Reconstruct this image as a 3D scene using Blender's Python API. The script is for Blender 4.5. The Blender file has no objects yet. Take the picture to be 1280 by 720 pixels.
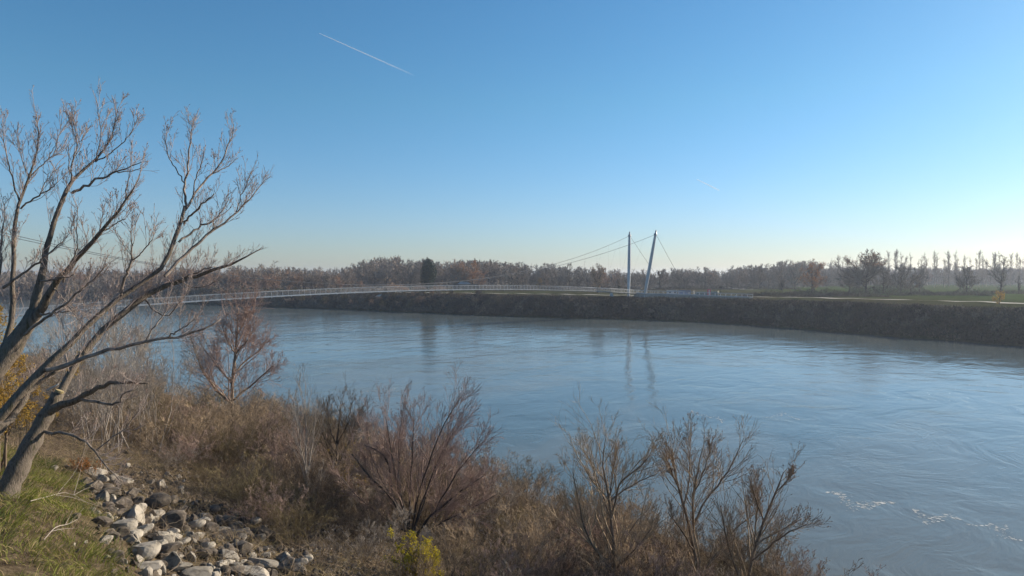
import bpy, math, time
import numpy as np
from mathutils import Vector

T0 = time.time()
R = math.radians
scene = bpy.context.scene
COL = scene.collection
RNG = np.random.default_rng(11)

# ------------------------------------------------------------------ camera
FPX = 865.0
PITCH = math.atan(15 / FPX)
CAM = np.array([0.0, 0.0, 16.0])
cd = bpy.data.cameras.new('camera'); cam = bpy.data.objects.new('camera', cd); COL.objects.link(cam)
cd.sensor_width = 36.0; cd.lens = FPX / 1280 * 36.0
cd.clip_start = 0.1; cd.clip_end = 60000
cam.location = CAM; cam.rotation_euler = (math.pi / 2 - PITCH, 0, 0)
scene.camera = cam
FW = np.array([0, math.cos(PITCH), -math.sin(PITCH)])
UP = np.array([0, math.sin(PITCH), math.cos(PITCH)])
RT = np.array([1.0, 0, 0])

def ray(px, py):
    return FW + RT * ((px - 640) / FPX) + UP * ((360 - py) / FPX)
def at(px, py, D):
    "world point seen at (px, py) of the 1280x720 photograph, at distance D along the view axis"
    r = ray(px, py)
    return CAM + r * (D / r[1])

# ------------------------------------------------------------------ terrain functions
def nrm(v): return v / (np.linalg.norm(v, axis=-1, keepdims=True) + 1e-9)
def smooth(e0, e1, x):
    t = np.clip((x - e0) / (e1 - e0), 0, 1)
    return t * t * (3 - 2 * t)

_h = np.random.default_rng(5).uniform(0, 6.28, (24, 2))
def wobble(x, y, scale=10.0, seed=0):
    "cheap smooth noise in -1..1"
    s = 0
    for i in range(6):
        a = _h[(i + seed) % 24, 0]; p = _h[(i + 3 + seed) % 24, 1]
        k = (0.55 + 0.28 * i) * 6.28 / scale
        s = s + np.sin((x * np.cos(a) + y * np.sin(a)) * k + p) / (1 + 0.3 * i)
    return s / 2.6

# near bank: rotated axes, A runs along the bank, B runs inland
AX = np.array([-0.76, 0.65]); AX /= np.linalg.norm(AX)
BX = np.array([-AX[1], AX[0]])            # (-.65,-.76)
if BX[1] > 0: BX = -BX
near_pts = np.array([(140, -110), (60, -18), (33, 18), (16, 35), (-1, 52), (-44, 91), (-97, 139), (-200, 236), (-500, 520), (-1500, 1450)], float)
nA = near_pts @ AX; nB = near_pts @ BX
def b0(a): return np.interp(a, nA, nB) + 0.7 * np.sin(a * 0.23) + 0.35 * np.sin(a * 0.71 + 1)
def near_d(x, y):
    a = x * AX[0] + y * AX[1]; b = x * BX[0] + y * BX[1]
    return b - b0(a)
def near_z_from_d(d, x, y):
    z = np.interp(d, [-40, -8, 0, 10, 18, 25, 29, 33.5, 40, 60, 4000], [-5, -2.2, 0, 1.3, 3.1, 5.7, 7.3, 9.5, 10.2, 10.2, 9.5])
    up = smooth(2, 14, d)
    far = smooth(60, 140, y)                                # the bank gets lower further along
    z = z * (1 - 0.30 * far * up)
    return z + up * (0.28 * wobble(x, y, 7) + 0.12 * wobble(x, y, 2.3, 3))
def near_z(x, y): return near_z_from_d(near_d(x, y), x, y)

# far bank: polar about a point in the river bend
FC = np.array([-150.0, 50.0])
far_pts = np.array([(260, -160), (190, -20), (150, 70), (126, 125), (116, 157), (98, 184.5), (86, 210), (70.5, 234.6), (46.5, 251.6), (18, 263),
                    (-13, 280), (-50, 307), (-94, 338), (-143, 366), (-207, 407), (-352, 532), (-560, 720), (-1300, 1500)], float)
fv = far_pts - FC
fth = np.arctan2(fv[:, 1], fv[:, 0]); fr = np.hypot(fv[:, 0], fv[:, 1])
def far_r0(th): return np.interp(th, fth, fr) + 0.8 * np.sin(th * 90) + 0.5 * np.sin(th * 210 + 1)
_fn = np.gradient(far_pts, axis=0); _fn = np.stack([_fn[:, 1], -_fn[:, 0]], 1); _fn /= np.linalg.norm(_fn, axis=1)[:, None]
fdot = np.abs((_fn * (fv / fr[:, None])).sum(1)).clip(0.35, 1)
FARTOP = 7.5
def far_d(x, y):
    vx = x - FC[0]; vy = y - FC[1]
    th = np.arctan2(vy, vx); r = np.hypot(vx, vy)
    return (r - far_r0(th)) * np.interp(th, fth, fdot)
def far_z_from_d(d, x, y):
    z = np.interp(d, [-40, -8, 0, 3, 15, 18, 22, 5000], [-5, -2.2, 0, 1.6, 7.3, FARTOP, FARTOP, FARTOP])
    return z + smooth(3, 12, d) * 0.16 * wobble(x, y, 14, 5) + smooth(60, 300, d) * 0.35 * wobble(x, y, 90, 2)
def far_z(x, y): return far_z_from_d(far_d(x, y), x, y)

def ground_z(x, y):
    return np.maximum(near_z(x, y), far_z(x, y))
def hit(px, py, dmax=900):
    "where the view ray through the pixel meets the ground"
    r = ray(px, py); r = r / r[1]
    D = np.geomspace(6, dmax, 4000)
    X = r[0] * D; Y = D; Z = CAM[2] + r[2] * D
    g = ground_z(X, Y)
    k = np.argmax(Z <= g)
    if Z[k] > g[k]: k = len(D) - 1
    return np.array([X[k], Y[k], g[k]])
def onground(px, D):
    x = (px - 640) / FPX * D
    return np.array([x, D, float(ground_z(np.array([x]), np.array([float(D)]))[0])])

# ------------------------------------------------------------------ object helpers
def tag(o, label=None, cat=None, group=None, kind=None):
    if label: o['label'] = label
    if cat: o['category'] = cat
    if group: o['group'] = group
    if kind: o['kind'] = kind
    return o
def empty(name, loc=(0, 0, 0), rz=0.0):
    o = bpy.data.objects.new(name, None); COL.objects.link(o)
    o.location = tuple(float(v) for v in loc); o.rotation_euler = (0, 0, rz); o.empty_display_size = 0.2
    return o
def copy_tree(o, parent=None):
    c = o.copy(); COL.objects.link(c); c.parent = parent
    for ch in list(o.children):
        if ch.name in bpy.data.objects: copy_tree(ch, c)
    return c

class Geo:
    "collects vertices and faces as arrays"
    def __init__(s): s.v = []; s.f = []; s.n = 0
    def add(s, V, F, m=0, sm=True):
        V = np.asarray(V, float).reshape(-1, 3); F = np.asarray(F, int)
        s.v.append(V); s.f.append((F + s.n, m, sm)); s.n += len(V)
    def box(s, c, size, rz=0.0, m=0, tilt=None):
        sx, sy, sz = [q / 2 for q in size]
        V = np.array([(x, y, z) for z in (-sz, sz) for y in (-sy, sy) for x in (-sx, sx)], float)
        if tilt is not None: V = V @ np.array(tilt).T
        c_, s_ = math.cos(rz), math.sin(rz)
        V = V @ np.array([[c_, s_, 0], [-s_, c_, 0], [0, 0, 1]]) + np.array(c, float)
        s.add(V, [(0, 2, 3, 1), (4, 5, 7, 6), (0, 1, 5, 4), (2, 6, 7, 3), (0, 4, 6, 2), (1, 3, 7, 5)], m, False)
    def tubes(s, P, Rr, sides=4, m=0, cap=True):
        "P (N,n,3) centre lines, Rr (N,n) radii"
        P = np.asarray(P, float); Rr = np.asarray(Rr, float)
        if P.ndim == 2: P = P[None]; Rr = Rr[None]
        N, n, _ = P.shape
        if N == 0: return
        T = np.gradient(P, axis=1); T /= np.linalg.norm(T, axis=2, keepdims=True) + 1e-9
        mean = (P[:, -1] - P[:, 0]); ref = np.zeros((N, 3)); ref[np.arange(N), np.argmin(np.abs(mean), axis=1)] = 1
        U = np.cross(T, ref[:, None, :]); U /= np.linalg.norm(U, axis=2, keepdims=True) + 1e-9
        W = np.cross(T, U)
        a = np.arange(sides) / sides * 2 * math.pi
        ring = U[:, :, None, :] * np.cos(a)[None, None, :, None] + W[:, :, None, :] * np.sin(a)[None, None, :, None]
        V = P[:, :, None, :] + ring * Rr[:, :, None, None]
        base = (np.arange(N) * n * sides)[:, None, None] + (np.arange(n - 1) * sides)[None, :, None]
        k = np.arange(sides); k2 = (k + 1) % sides
        F = np.stack([base + k, base + k2, base + sides + k2, base + sides + k], -1).reshape(-1, 4)
        s.add(V, F, m, True)
        if cap and sides >= 5:
            Fc = (np.arange(N) * n * sides)[:, None] + (n - 1) * sides + k[None]
            s.f.append((Fc + (s.n - len(V.reshape(-1, 3))), m, False))
    def ribbons(s, P, Rr, m=0, rng=RNG):
        "flat strips of width 2R, randomly turned"
        P = np.asarray(P, float); Rr = np.asarray(Rr, float); N, n, _ = P.shape
        if N == 0: return
        T = P[:, -1] - P[:, 0]; rnd = rng.normal(size=(N, 3))
        U = np.cross(T, rnd); U /= np.linalg.norm(U, axis=1, keepdims=True) + 1e-9
        A = P - U[:, None] * Rr[..., None]; B = P + U[:, None] * Rr[..., None]
        V = np.stack([A, B], 2)
        base = (np.arange(N) * n * 2)[:, None] + (np.arange(n - 1) * 2)[None]
        F = np.stack([base, base + 1, base + 3, base + 2], -1).reshape(-1, 4)
        s.add(V, F, m, False)
    def leaves(s, C, size, m=0, rng=RNG, flat=0.0):
        "single quads, randomly turned"
        N = len(C)
        if N == 0: return
        U = rng.normal(size=(N, 3)); U /= np.linalg.norm(U, axis=1, keepdims=True)
        W = np.cross(U, rng.normal(size=(N, 3))); W /= np.linalg.norm(W, axis=1, keepdims=True)
        sz = size * rng.uniform(0.6, 1.3, (N, 1))
        V = np.stack([C - U * sz, C - W * sz * 0.55, C + U * sz, C + W * sz * 0.55], 1)
        s.add(V, np.arange(N * 4).reshape(-1, 4), m, False)
    def mesh(s, name, mats):
        me = bpy.data.meshes.new(name)
        V = np.concatenate(s.v) if s.v else np.zeros((0, 3))
        me.vertices.add(len(V)); me.vertices.foreach_set('co', V.astype(np.float32).ravel())
        loops = []; tot = []; mi = []; sm = []
        for F, m, q in s.f:
            loops.append(F.ravel()); tot.append(np.full(len(F), F.shape[1])); mi.append(np.full(len(F), m)); sm.append(np.full(len(F), q))
        loops = np.concatenate(loops); tot = np.concatenate(tot); mi = np.concatenate(mi); sm = np.concatenate(sm)
        me.loops.add(len(loops)); me.loops.foreach_set('vertex_index', loops.astype(np.int32))
        me.polygons.add(len(tot)); st = np.concatenate([[0], np.cumsum(tot)[:-1]])
        me.polygons.foreach_set('loop_start', st.astype(np.int32)); me.polygons.foreach_set('loop_total', tot.astype(np.int32))
        me.polygons.foreach_set('material_index', mi.astype(np.int32)); me.polygons.foreach_set('use_smooth', sm.astype(bool))
        for m in (mats if isinstance(mats, (list, tuple)) else [mats]): me.materials.append(m)
        me.update(calc_edges=True); me.validate()
        return me
    def obj(s, name, mats, parent=None, loc=None):
        o = bpy.data.objects.new(name, s.mesh(name, mats)); COL.objects.link(o)
        if parent is not None: o.parent = parent
        if loc is not None: o.location = tuple(float(v) for v in loc)
        return o

# ------------------------------------------------------------------ materials
def mat(name):
    m = bpy.data.materials.new(name); m.use_nodes = True
    nt = m.node_tree; b = nt.nodes['Principled BSDF']
    return m, nt, b
def N(nt, typ, **kw):
    n = nt.nodes.new(typ)
    for k, v in kw.items():
        if k in n.inputs.keys(): n.inputs[k].default_value = v
        else: setattr(n, k, v)
    return n
def ramp(nt, stops, interp='LINEAR'):
    n = nt.nodes.new('ShaderNodeValToRGB'); cr = n.color_ramp; cr.interpolation = interp
    while len(cr.elements) < len(stops): cr.elements.new(0.5)
    for e, (p, c) in zip(cr.elements, stops):
        e.position = p; e.color = (*c, 1) if len(c) == 3 else c
    return n
def noisy(name, c1, c2, scale=3.0, rough=0.85, bump=0.0, detail=5, vary=0.0, coord='Object', c3=None, spec=0.3, stretch=None, trans=0.0):
    "two or three colours mixed by noise, with a per-object brightness change"
    m, nt, b = mat(name); L = nt.links.new
    tc = N(nt, 'ShaderNodeTexCoord'); src = tc.outputs[coord]
    if stretch:
        mp = N(nt, 'ShaderNodeMapping'); mp.inputs['Scale'].default_value = stretch; L(src, mp.inputs['Vector']); src = mp.outputs['Vector']
    nz = N(nt, 'ShaderNodeTexNoise', Scale=scale, Detail=detail, Roughness=0.6); L(src, nz.inputs['Vector'])
    stops = [(0.32, c1), (0.68, c2)] if c3 is None else [(0.3, c1), (0.5, c2), (0.7, c3)]
    r = ramp(nt, stops); L(nz.outputs['Fac'], r.inputs['Fac'])
    out = r.outputs['Color']
    if vary:
        oi = N(nt, 'ShaderNodeObjectInfo'); mr = N(nt, 'ShaderNodeMapRange'); mr.inputs['To Min'].default_value = 1 - vary; mr.inputs['To Max'].default_value = 1 + vary
        L(oi.outputs['Random'], mr.inputs['Value'])
        hs = N(nt, 'ShaderNodeHueSaturation'); L(out, hs.inputs['Color']); L(mr.outputs['Result'], hs.inputs['Value']); out = hs.outputs['Color']
    L(out, b.inputs['Base Color'])
    b.inputs['Roughness'].default_value = rough; b.inputs['Specular IOR Level'].default_value = spec
    if bump:
        bp = N(nt, 'ShaderNodeBump', Strength=0.8, Distance=bump); n2 = N(nt, 'ShaderNodeTexNoise', Scale=scale * 3, Detail=6, Roughness=0.65)
        L(src, n2.inputs['Vector']); L(n2.outputs['Fac'], bp.inputs['Height']); L(bp.outputs['Normal'], b.inputs['Normal'])
    if trans:
        out_n = nt.nodes['Material Output']; tr = N(nt, 'ShaderNodeBsdfTranslucent'); mx = N(nt, 'ShaderNodeMixShader'); mx.inputs[0].default_value = trans
        L(out, tr.inputs['Color']); L(b.outputs['BSDF'], mx.inputs[1]); L(tr.outputs['BSDF'], mx.inputs[2]); L(mx.outputs['Shader'], out_n.inputs['Surface'])
    return m

M = {}
M['bark'] = noisy('bark_old_tree', (0.03, 0.025, 0.02), (0.19, 0.155, 0.125), 5.0, bump=0.07, c3=(0.075, 0.068, 0.04), stretch=(2.2, 2.2, 0.5), detail=8)
M['limb'] = noisy('bark_limb', (0.07, 0.055, 0.045), (0.34, 0.28, 0.235), 5.0, bump=0.025, stretch=(1, 1, 1), detail=7)
M['twig'] = noisy('twig_grey_pink', (0.28, 0.215, 0.185), (0.52, 0.43, 0.385), 1.5)
M['bud'] = noisy('bud_rust', (0.20, 0.09, 0.065), (0.30, 0.15, 0.11), 4.0)
M['cutwood'] = noisy('cut_wood', (0.22, 0.17, 0.08), (0.36, 0.3, 0.17), 8.0)
M['moss'] = noisy('moss', (0.12, 0.11, 0.02), (0.25, 0.20, 0.04), 9.0)
M['stem_brown'] = noisy('stem_brown', (0.1, 0.072, 0.048), (0.23, 0.17, 0.12), 2.0, vary=0.3)
M['stem_dark'] = noisy('stem_dark', (0.04, 0.032, 0.028), (0.09, 0.07, 0.06), 2.0, vary=0.2)
M['twig_brown'] = noisy('twig_brown', (0.2, 0.145, 0.09), (0.4, 0.3, 0.2), 1.0, vary=0.3)
M['twig_red'] = noisy('twig_red', (0.25, 0.165, 0.135), (0.44, 0.32, 0.27), 1.0, vary=0.15)
M['twig_pale'] = noisy('twig_pale', (0.22, 0.185, 0.155), (0.38, 0.33, 0.28), 1.0, vary=0.15)
M['twig_olive'] = noisy('twig_olive', (0.13, 0.10, 0.05), (0.22, 0.17, 0.08), 1.0, vary=0.25)
M['leaf_yellow'] = noisy('leaf_yellow', (0.42, 0.34, 0.02), (0.62, 0.5, 0.05), 4.0, trans=0.35)
M['leaf_amber'] = noisy('leaf_amber', (0.30, 0.17, 0.03), (0.48, 0.32, 0.07), 4.0, trans=0.35)
M['leaf_rust'] = noisy('leaf_rust', (0.3, 0.12, 0.035), (0.44, 0.2, 0.06), 1.0, vary=0.15, trans=0.3)
M['leaf_dead'] = noisy('leaf_dead', (0.14, 0.10, 0.07), (0.36, 0.29, 0.22), 6.0, trans=0.2)
M['leaf_green'] = noisy('leaf_evergreen', (0.006, 0.022, 0.012), (0.018, 0.05, 0.022), 1.0)
M['far_twig'] = noisy('far_twig', (0.22, 0.17, 0.13), (0.36, 0.285, 0.225), 0.25, vary=0.22)
M['far_twig_grey'] = noisy('far_twig_grey', (0.17, 0.145, 0.12), (0.28, 0.24, 0.2), 0.25, vary=0.22)
M['far_twig_warm'] = noisy('far_twig_warm', (0.3, 0.19, 0.125), (0.44, 0.3, 0.21), 0.25, vary=0.18)
M['scrub'] = noisy('far_scrub', (0.032, 0.025, 0.022), (0.09, 0.068, 0.055), 0.12, coord='Object', c3=(0.10, 0.085, 0.05))
M['rock'] = noisy('limestone_rock', (0.085, 0.072, 0.058), (0.3, 0.265, 0.215), 1.6, rough=0.9, bump=0.03, vary=0.28, c3=(0.34, 0.30, 0.25), detail=8)
M['rock_dark'] = noisy('weathered_rock', (0.05, 0.04, 0.032), (0.19, 0.155, 0.12), 2.1, rough=0.9, bump=0.03, vary=0.3, detail=8)
M['grass'] = noisy('grass_green', (0.045, 0.08, 0.012), (0.2, 0.215, 0.04), 0.5, c3=(0.14, 0.17, 0.03), trans=0.3, detail=3)
M['grass_dry'] = noisy('grass_dry', (0.22, 0.16, 0.07), (0.42, 0.33, 0.17), 0.8, trans=0.2)
M['steel_white'] = noisy('painted_steel', (0.36, 0.375, 0.39), (0.44, 0.455, 0.47), 0.4, rough=0.35, spec=0.5)
M['steel_grey'] = noisy('galvanised_steel', (0.22, 0.225, 0.23), (0.3, 0.305, 0.31), 2.0, rough=0.4, spec=0.5)
M['cable'] = noisy('steel_cable', (0.10, 0.10, 0.105), (0.16, 0.16, 0.165), 5.0, rough=0.5)
M['concrete'] = noisy('concrete', (0.30, 0.29, 0.27), (0.42, 0.40, 0.37), 1.2, bump=0.01)
M['blue'] = noisy('blue_panel', (0.09, 0.15, 0.27), (0.13, 0.2, 0.33), 1.0, rough=0.5)
M['bluedark'] = noisy('dark_blue_panel', (0.03, 0.06, 0.14), (0.05, 0.08, 0.18), 1.0, rough=0.5)
M['white'] = noisy('white_paint', (0.38, 0.39, 0.4), (0.48, 0.49, 0.5), 1.0, rough=0.5)
M['red'] = noisy('red_panel', (0.36, 0.04, 0.07), (0.45, 0.07, 0.1), 1.0, rough=0.5)
M['tarp'] = noisy('green_tarpaulin', (0.025, 0.07, 0.065), (0.05, 0.11, 0.10), 0.7, rough=0.6)
M['roof'] = noisy('pale_roof', (0.38, 0.36, 0.34), (0.48, 0.46, 0.43), 0.6)
M['barn'] = noisy('dark_barn_wall', (0.03, 0.028, 0.026), (0.06, 0.055, 0.05), 0.8)
M['dark'] = noisy('dark_fabric', (0.02, 0.02, 0.025), (0.05, 0.045, 0.05), 2.0)
M['gravel'] = noisy('pale_gravel', (0.36, 0.32, 0.28), (0.50, 0.45, 0.40), 0.8, detail=8)

def ground_material(name, near):
    m, nt, b = mat(name); L = nt.links.new
    tc = N(nt, 'ShaderNodeTexCoord'); src = tc.outputs['Object']
    big = N(nt, 'ShaderNodeTexNoise', Scale=0.25 if near else 0.018, Detail=5, Roughness=0.6); L(src, big.inputs['Vector'])
    fine = N(nt, 'ShaderNodeTexNoise', Scale=3.0 if near else 0.35, Detail=9, Roughness=0.7); L(src, fine.inputs['Vector'])
    if near:
        r1 = ramp(nt, [(0.3, (0.04, 0.03, 0.02)), (0.5, (0.10, 0.075, 0.05)), (0.7, (0.21, 0.165, 0.11))])
        r2 = ramp(nt, [(0.3, (0.04, 0.032, 0.02)), (0.6, (0.12, 0.095, 0.055)), (0.8, (0.25, 0.20, 0.13))])
    else:
        r1 = ramp(nt, [(0.3, (0.025, 0.024, 0.014)), (0.5, (0.048, 0.044, 0.025)), (0.7, (0.085, 0.074, 0.042))])
        r2 = ramp(nt, [(0.3, (0.030, 0.046, 0.014)), (0.6, (0.055, 0.082, 0.022)), (0.8, (0.085, 0.10, 0.033))])
    L(fine.outputs['Fac'], r1.inputs['Fac']); L(fine.outputs['Fac'], r2.inputs['Fac'])
    mk = ramp(nt, [(0.46, (0, 0, 0)), (0.56, (1, 1, 1))]); L(big.outputs['Fac'], mk.inputs['Fac'])
    mx = N(nt, 'ShaderNodeMix', data_type='RGBA'); 
    fac = mk.outputs['Color']
    if not near:   # the far meadow to the right is sown green
        sp = N(nt, 'ShaderNodeSeparateXYZ'); L(src, sp.inputs[0])
        mr = N(nt, 'ShaderNodeMapRange'); mr.inputs['From Min'].default_value = 120; mr.inputs['From Max'].default_value = 190; L(sp.outputs['X'], mr.inputs['Value'])
        ad = N(nt, 'ShaderNodeMath', operation='MAXIMUM'); L(mr.outputs['Result'], ad.inputs[0])
        ml = N(nt, 'ShaderNodeMath', operation='MULTIPLY'); ml.inputs[1].default_value = 0.35; L(fac, ml.inputs[0]); L(ml.outputs[0], ad.inputs[1]); fac = ad.outputs[0]
    L(fac, mx.inputs['Factor']); L(r1.outputs['Color'], mx.inputs['A']); L(r2.outputs['Color'], mx.inputs['B'])
    L(mx.outputs['Result'], b.inputs['Base Color'])
    b.inputs['Roughness'].default_value = 1.0; b.inputs['Specular IOR Level'].default_value = 0.0
    bp = N(nt, 'ShaderNodeBump', Strength=1.0, Distance=0.12 if near else 0.3); L(fine.outputs['Fac'], bp.inputs['Height']); L(bp.outputs['Normal'], b.inputs['Normal'])
    return m
M['ground_near'] = ground_material('near_bank_soil', True)
M['ground_far'] = ground_material('far_meadow', False)

def water_material():
    m, nt, b = mat('river_water'); L = nt.links.new
    tc = N(nt, 'ShaderNodeTexCoord')
    rot = N(nt, 'ShaderNodeMapping'); rot.inputs['Rotation'].default_value = (0, 0, R(41)); L(tc.outputs['Object'], rot.inputs['Vector'])
    # slow warping of the surface: boils and eddies
    wn = N(nt, 'ShaderNodeTexNoise', Scale=0.045, Detail=3); L(rot.outputs['Vector'], wn.inputs['Vector'])
    ws = N(nt, 'ShaderNodeVectorMath', operation='SCALE'); ws.inputs['Scale'].default_value = 26.0; L(wn.outputs['Color'], ws.inputs[0])
    wa = N(nt, 'ShaderNodeVectorMath', operation='ADD'); L(rot.outputs['Vector'], wa.inputs[0]); L(ws.outputs['Vector'], wa.inputs[1])
    st = N(nt, 'ShaderNodeMapping'); st.inputs['Scale'].default_value = (1.0, 0.38, 1.0); L(wa.outputs['Vector'], st.inputs['Vector'])
    n1 = N(nt, 'ShaderNodeTexNoise', Scale=0.22, Detail=4, Roughness=0.5); L(st.outputs['Vector'], n1.inputs['Vector'])
    n2 = N(nt, 'ShaderNodeTexNoise', Scale=1.5, Detail=5, Roughness=0.6); L(st.outputs['Vector'], n2.inputs['Vector'])
    calm = N(nt, 'ShaderNodeTexNoise', Scale=0.05, Detail=3, Distortion=0.6); L(st.outputs['Vector'], calm.inputs['Vector'])
    cr = ramp(nt, [(0.36, (0.05, 0.05, 0.05)), (0.66, (1, 1, 1))]); L(calm.outputs['Fac'], cr.inputs['Fac'])
    b2 = N(nt, 'ShaderNodeMath', operation='MULTIPLY'); L(n2.outputs['Fac'], b2.inputs[0]); L(cr.outputs['Color'], b2.inputs[1])
    bumpA = N(nt, 'ShaderNodeBump', Strength=1.0, Distance=0.17); L(n1.outputs['Fac'], bumpA.inputs['Height'])
    bumpB = N(nt, 'ShaderNodeBump', Strength=1.0, Distance=0.036); L(b2.outputs[0], bumpB.inputs['Height']); L(bumpA.outputs['Normal'], bumpB.inputs['Normal'])
    # silt colour, and flecks of froth gathered along the seams between currents
    silt = ramp(nt, [(0.35, (0.085, 0.112, 0.116)), (0.52, (0.104, 0.128, 0.128)), (0.64, (0.135, 0.148, 0.138))]); L(calm.outputs['Fac'], silt.inputs['Fac'])
    fm = N(nt, 'ShaderNodeTexNoise', Scale=0.055, Detail=2); fmm = N(nt, 'ShaderNodeMapping'); fmm.inputs['Location'].default_value = (7.3, 2.2, 4.0); L(st.outputs['Vector'], fmm.inputs['Vector']); L(fmm.outputs['Vector'], fm.inputs['Vector'])
    fr_ = ramp(nt, [(0.74, (0, 0, 0)), (0.82, (1, 1, 1))]); L(fm.outputs['Fac'], fr_.inputs['Fac'])
    fd = N(nt, 'ShaderNodeTexNoise', Scale=2.6, Detail=6, Roughness=0.75); L(st.outputs['Vector'], fd.inputs['Vector'])
    fdr = ramp(nt, [(0.56, (0, 0, 0)), (0.66, (1, 1, 1))]); L(fd.outputs['Fac'], fdr.inputs['Fac'])
    fo = N(nt, 'ShaderNodeMath', operation='MULTIPLY'); L(fr_.outputs['Color'], fo.inputs[0]); L(fdr.outputs['Color'], fo.inputs[1])
    mx = N(nt, 'ShaderNodeMix', data_type='RGBA'); L(fo.outputs[0], mx.inputs['Factor']); L(silt.outputs['Color'], mx.inputs['A']); mx.inputs['B'].default_value = (0.55, 0.55, 0.52, 1)
    L(mx.outputs['Result'], b.inputs['Base Color'])
    rr = N(nt, 'ShaderNodeMapRange'); rr.inputs['To Min'].default_value = 0.10; rr.inputs['To Max'].default_value = 0.7; L(fo.outputs[0], rr.inputs['Value']); L(rr.outputs['Result'], b.inputs['Roughness'])
    b.inputs['IOR'].default_value = 1.33
    L(bumpB.outputs['Normal'], b.inputs['Normal'])
    return m
M['water'] = water_material()

# ------------------------------------------------------------------ light and sky
SUN_AZ, SUN_EL = 60.0, 22.0        # azimuth to the right of the view direction (+Y)
w = bpy.data.worlds.new('World'); scene.world = w; w.use_nodes = True
nt = w.node_tree; bg = nt.nodes['Background']
sky = nt.nodes.new('ShaderNodeTexSky'); sky.sky_type = 'NISHITA'; sky.sun_disc = False
sky.sun_elevation = R(SUN_EL); sky.sun_rotation = R(SUN_AZ); sky.altitude = 100; sky.air_density = 1.2; sky.dust_density = 0.3; sky.ozone_density = 4.0
tint = nt.nodes.new('ShaderNodeMix'); tint.data_type = 'RGBA'; tint.blend_type = 'MULTIPLY'; tint.inputs['Factor'].default_value = 1.0; tint.inputs['B'].default_value = (0.86, 1.02, 1.06, 1)
hs_ = nt.nodes.new('ShaderNodeHueSaturation'); hs_.inputs['Saturation'].default_value = 1.12
nt.links.new(sky.outputs['Color'], tint.inputs['A']); nt.links.new(tint.outputs['Result'], hs_.inputs['Color']); # tint painted into the sky by elevation: less green, more blue towards the horizon
tcw = nt.nodes.new('ShaderNodeTexCoord'); spw = nt.nodes.new('ShaderNodeSeparateXYZ'); nt.links.new(tcw.outputs['Generated'], spw.inputs[0])
low = ramp(nt, [(0.0, (0.93, 0.865, 1.13)), (0.07, (0.94, 0.89, 1.12)), (0.24, (1, 1, 1))]); nt.links.new(spw.outputs['Z'], low.inputs['Fac'])
lowm = nt.nodes.new('ShaderNodeMix'); lowm.data_type = 'RGBA'; lowm.blend_type = 'MULTIPLY'; lowm.inputs['Factor'].default_value = 1.0; lowm.clamp_result = False
nt.links.new(hs_.outputs['Color'], lowm.inputs['A']); nt.links.new(low.outputs['Color'], lowm.inputs['B']); nt.links.new(lowm.outputs['Result'], bg.inputs['Color']); bg.inputs['Strength'].default_value = 0.077
sl = bpy.data.lights.new('sun', 'SUN'); sl.energy = 5.0; sl.angle = R(0.5); sl.color = (1.0, 0.87, 0.69)
so = bpy.data.objects.new('sun', sl); COL.objects.link(so)
sd = Vector((math.sin(R(SUN_AZ)) * math.cos(R(SUN_EL)), math.cos(R(SUN_AZ)) * math.cos(R(SUN_EL)), math.sin(R(SUN_EL))))
so.rotation_euler = sd.to_track_quat('Z', 'Y').to_euler(); so.location = (60, 0, 60)
vs = scene.view_settings; vs.view_transform = 'Standard'; vs.look = 'None'; vs.gamma = 1.0; vs.use_curve_mapping = False; vs.exposure = 0.66

# ------------------------------------------------------------------ the ground, as two banks, and the river between them
def grid_mesh(name, X, Y, Z, material):
    n, k = X.shape
    g = Geo(); V = np.stack([X, Y, Z], -1)
    i = np.arange(n - 1)[:, None] * k + np.arange(k - 1)[None]
    g.add(V, np.stack([i, i + 1, i + k + 1, i + k], -1).reshape(-1, 4), 0, True)
    o = g.obj(name, material); tag(o, kind='structure'); return o
a = np.concatenate([np.linspace(-300, -60, 50, endpoint=False), np.linspace(-60, 130, 500, endpoint=False), np.geomspace(130, 2200, 260)])
d = np.concatenate([np.linspace(-40, -2, 10, endpoint=False), np.linspace(-2, 45, 130, endpoint=False), np.geomspace(45, 1500, 60)])
A_, D_ = np.meshgrid(a, d, indexing='ij'); B_ = D_ + b0(A_)
X_ = A_ * AX[0] + B_ * BX[0]; Y_ = A_ * AX[1] + B_ * BX[1]
grid_mesh('near_bank_ground', X_, Y_, near_z_from_d(D_, X_, Y_), M['ground_near'])
th = np.concatenate([np.linspace(fth[0], 0.2, 60, endpoint=False), np.linspace(0.2, 1.9, 620, endpoint=False), np.linspace(1.9, fth[-1], 60)])
d = np.concatenate([np.linspace(-40, 0, 8, endpoint=False), np.linspace(0, 30, 30, endpoint=False), np.geomspace(30, 2300, 80)])
T_, D_ = np.meshgrid(th, d, indexing='ij'); rr_ = far_r0(T_) + D_ / np.interp(T_, fth, fdot)
X_ = FC[0] + rr_ * np.cos(T_); Y_ = FC[1] + rr_ * np.sin(T_)
_keep = np.hypot(X_, Y_) < 1e9
grid_mesh('far_bank_ground', X_, Y_, far_z_from_d(D_, X_, Y_), M['ground_far'])
g = Geo(); g.add([(-2400, -400, 0), (900, -400, 0), (900, 2400, 0), (-2400, 2400, 0)], [(0, 1, 2, 3)], 0, False)
tag(g.obj('river_water', M['water']), kind='structure')

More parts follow.
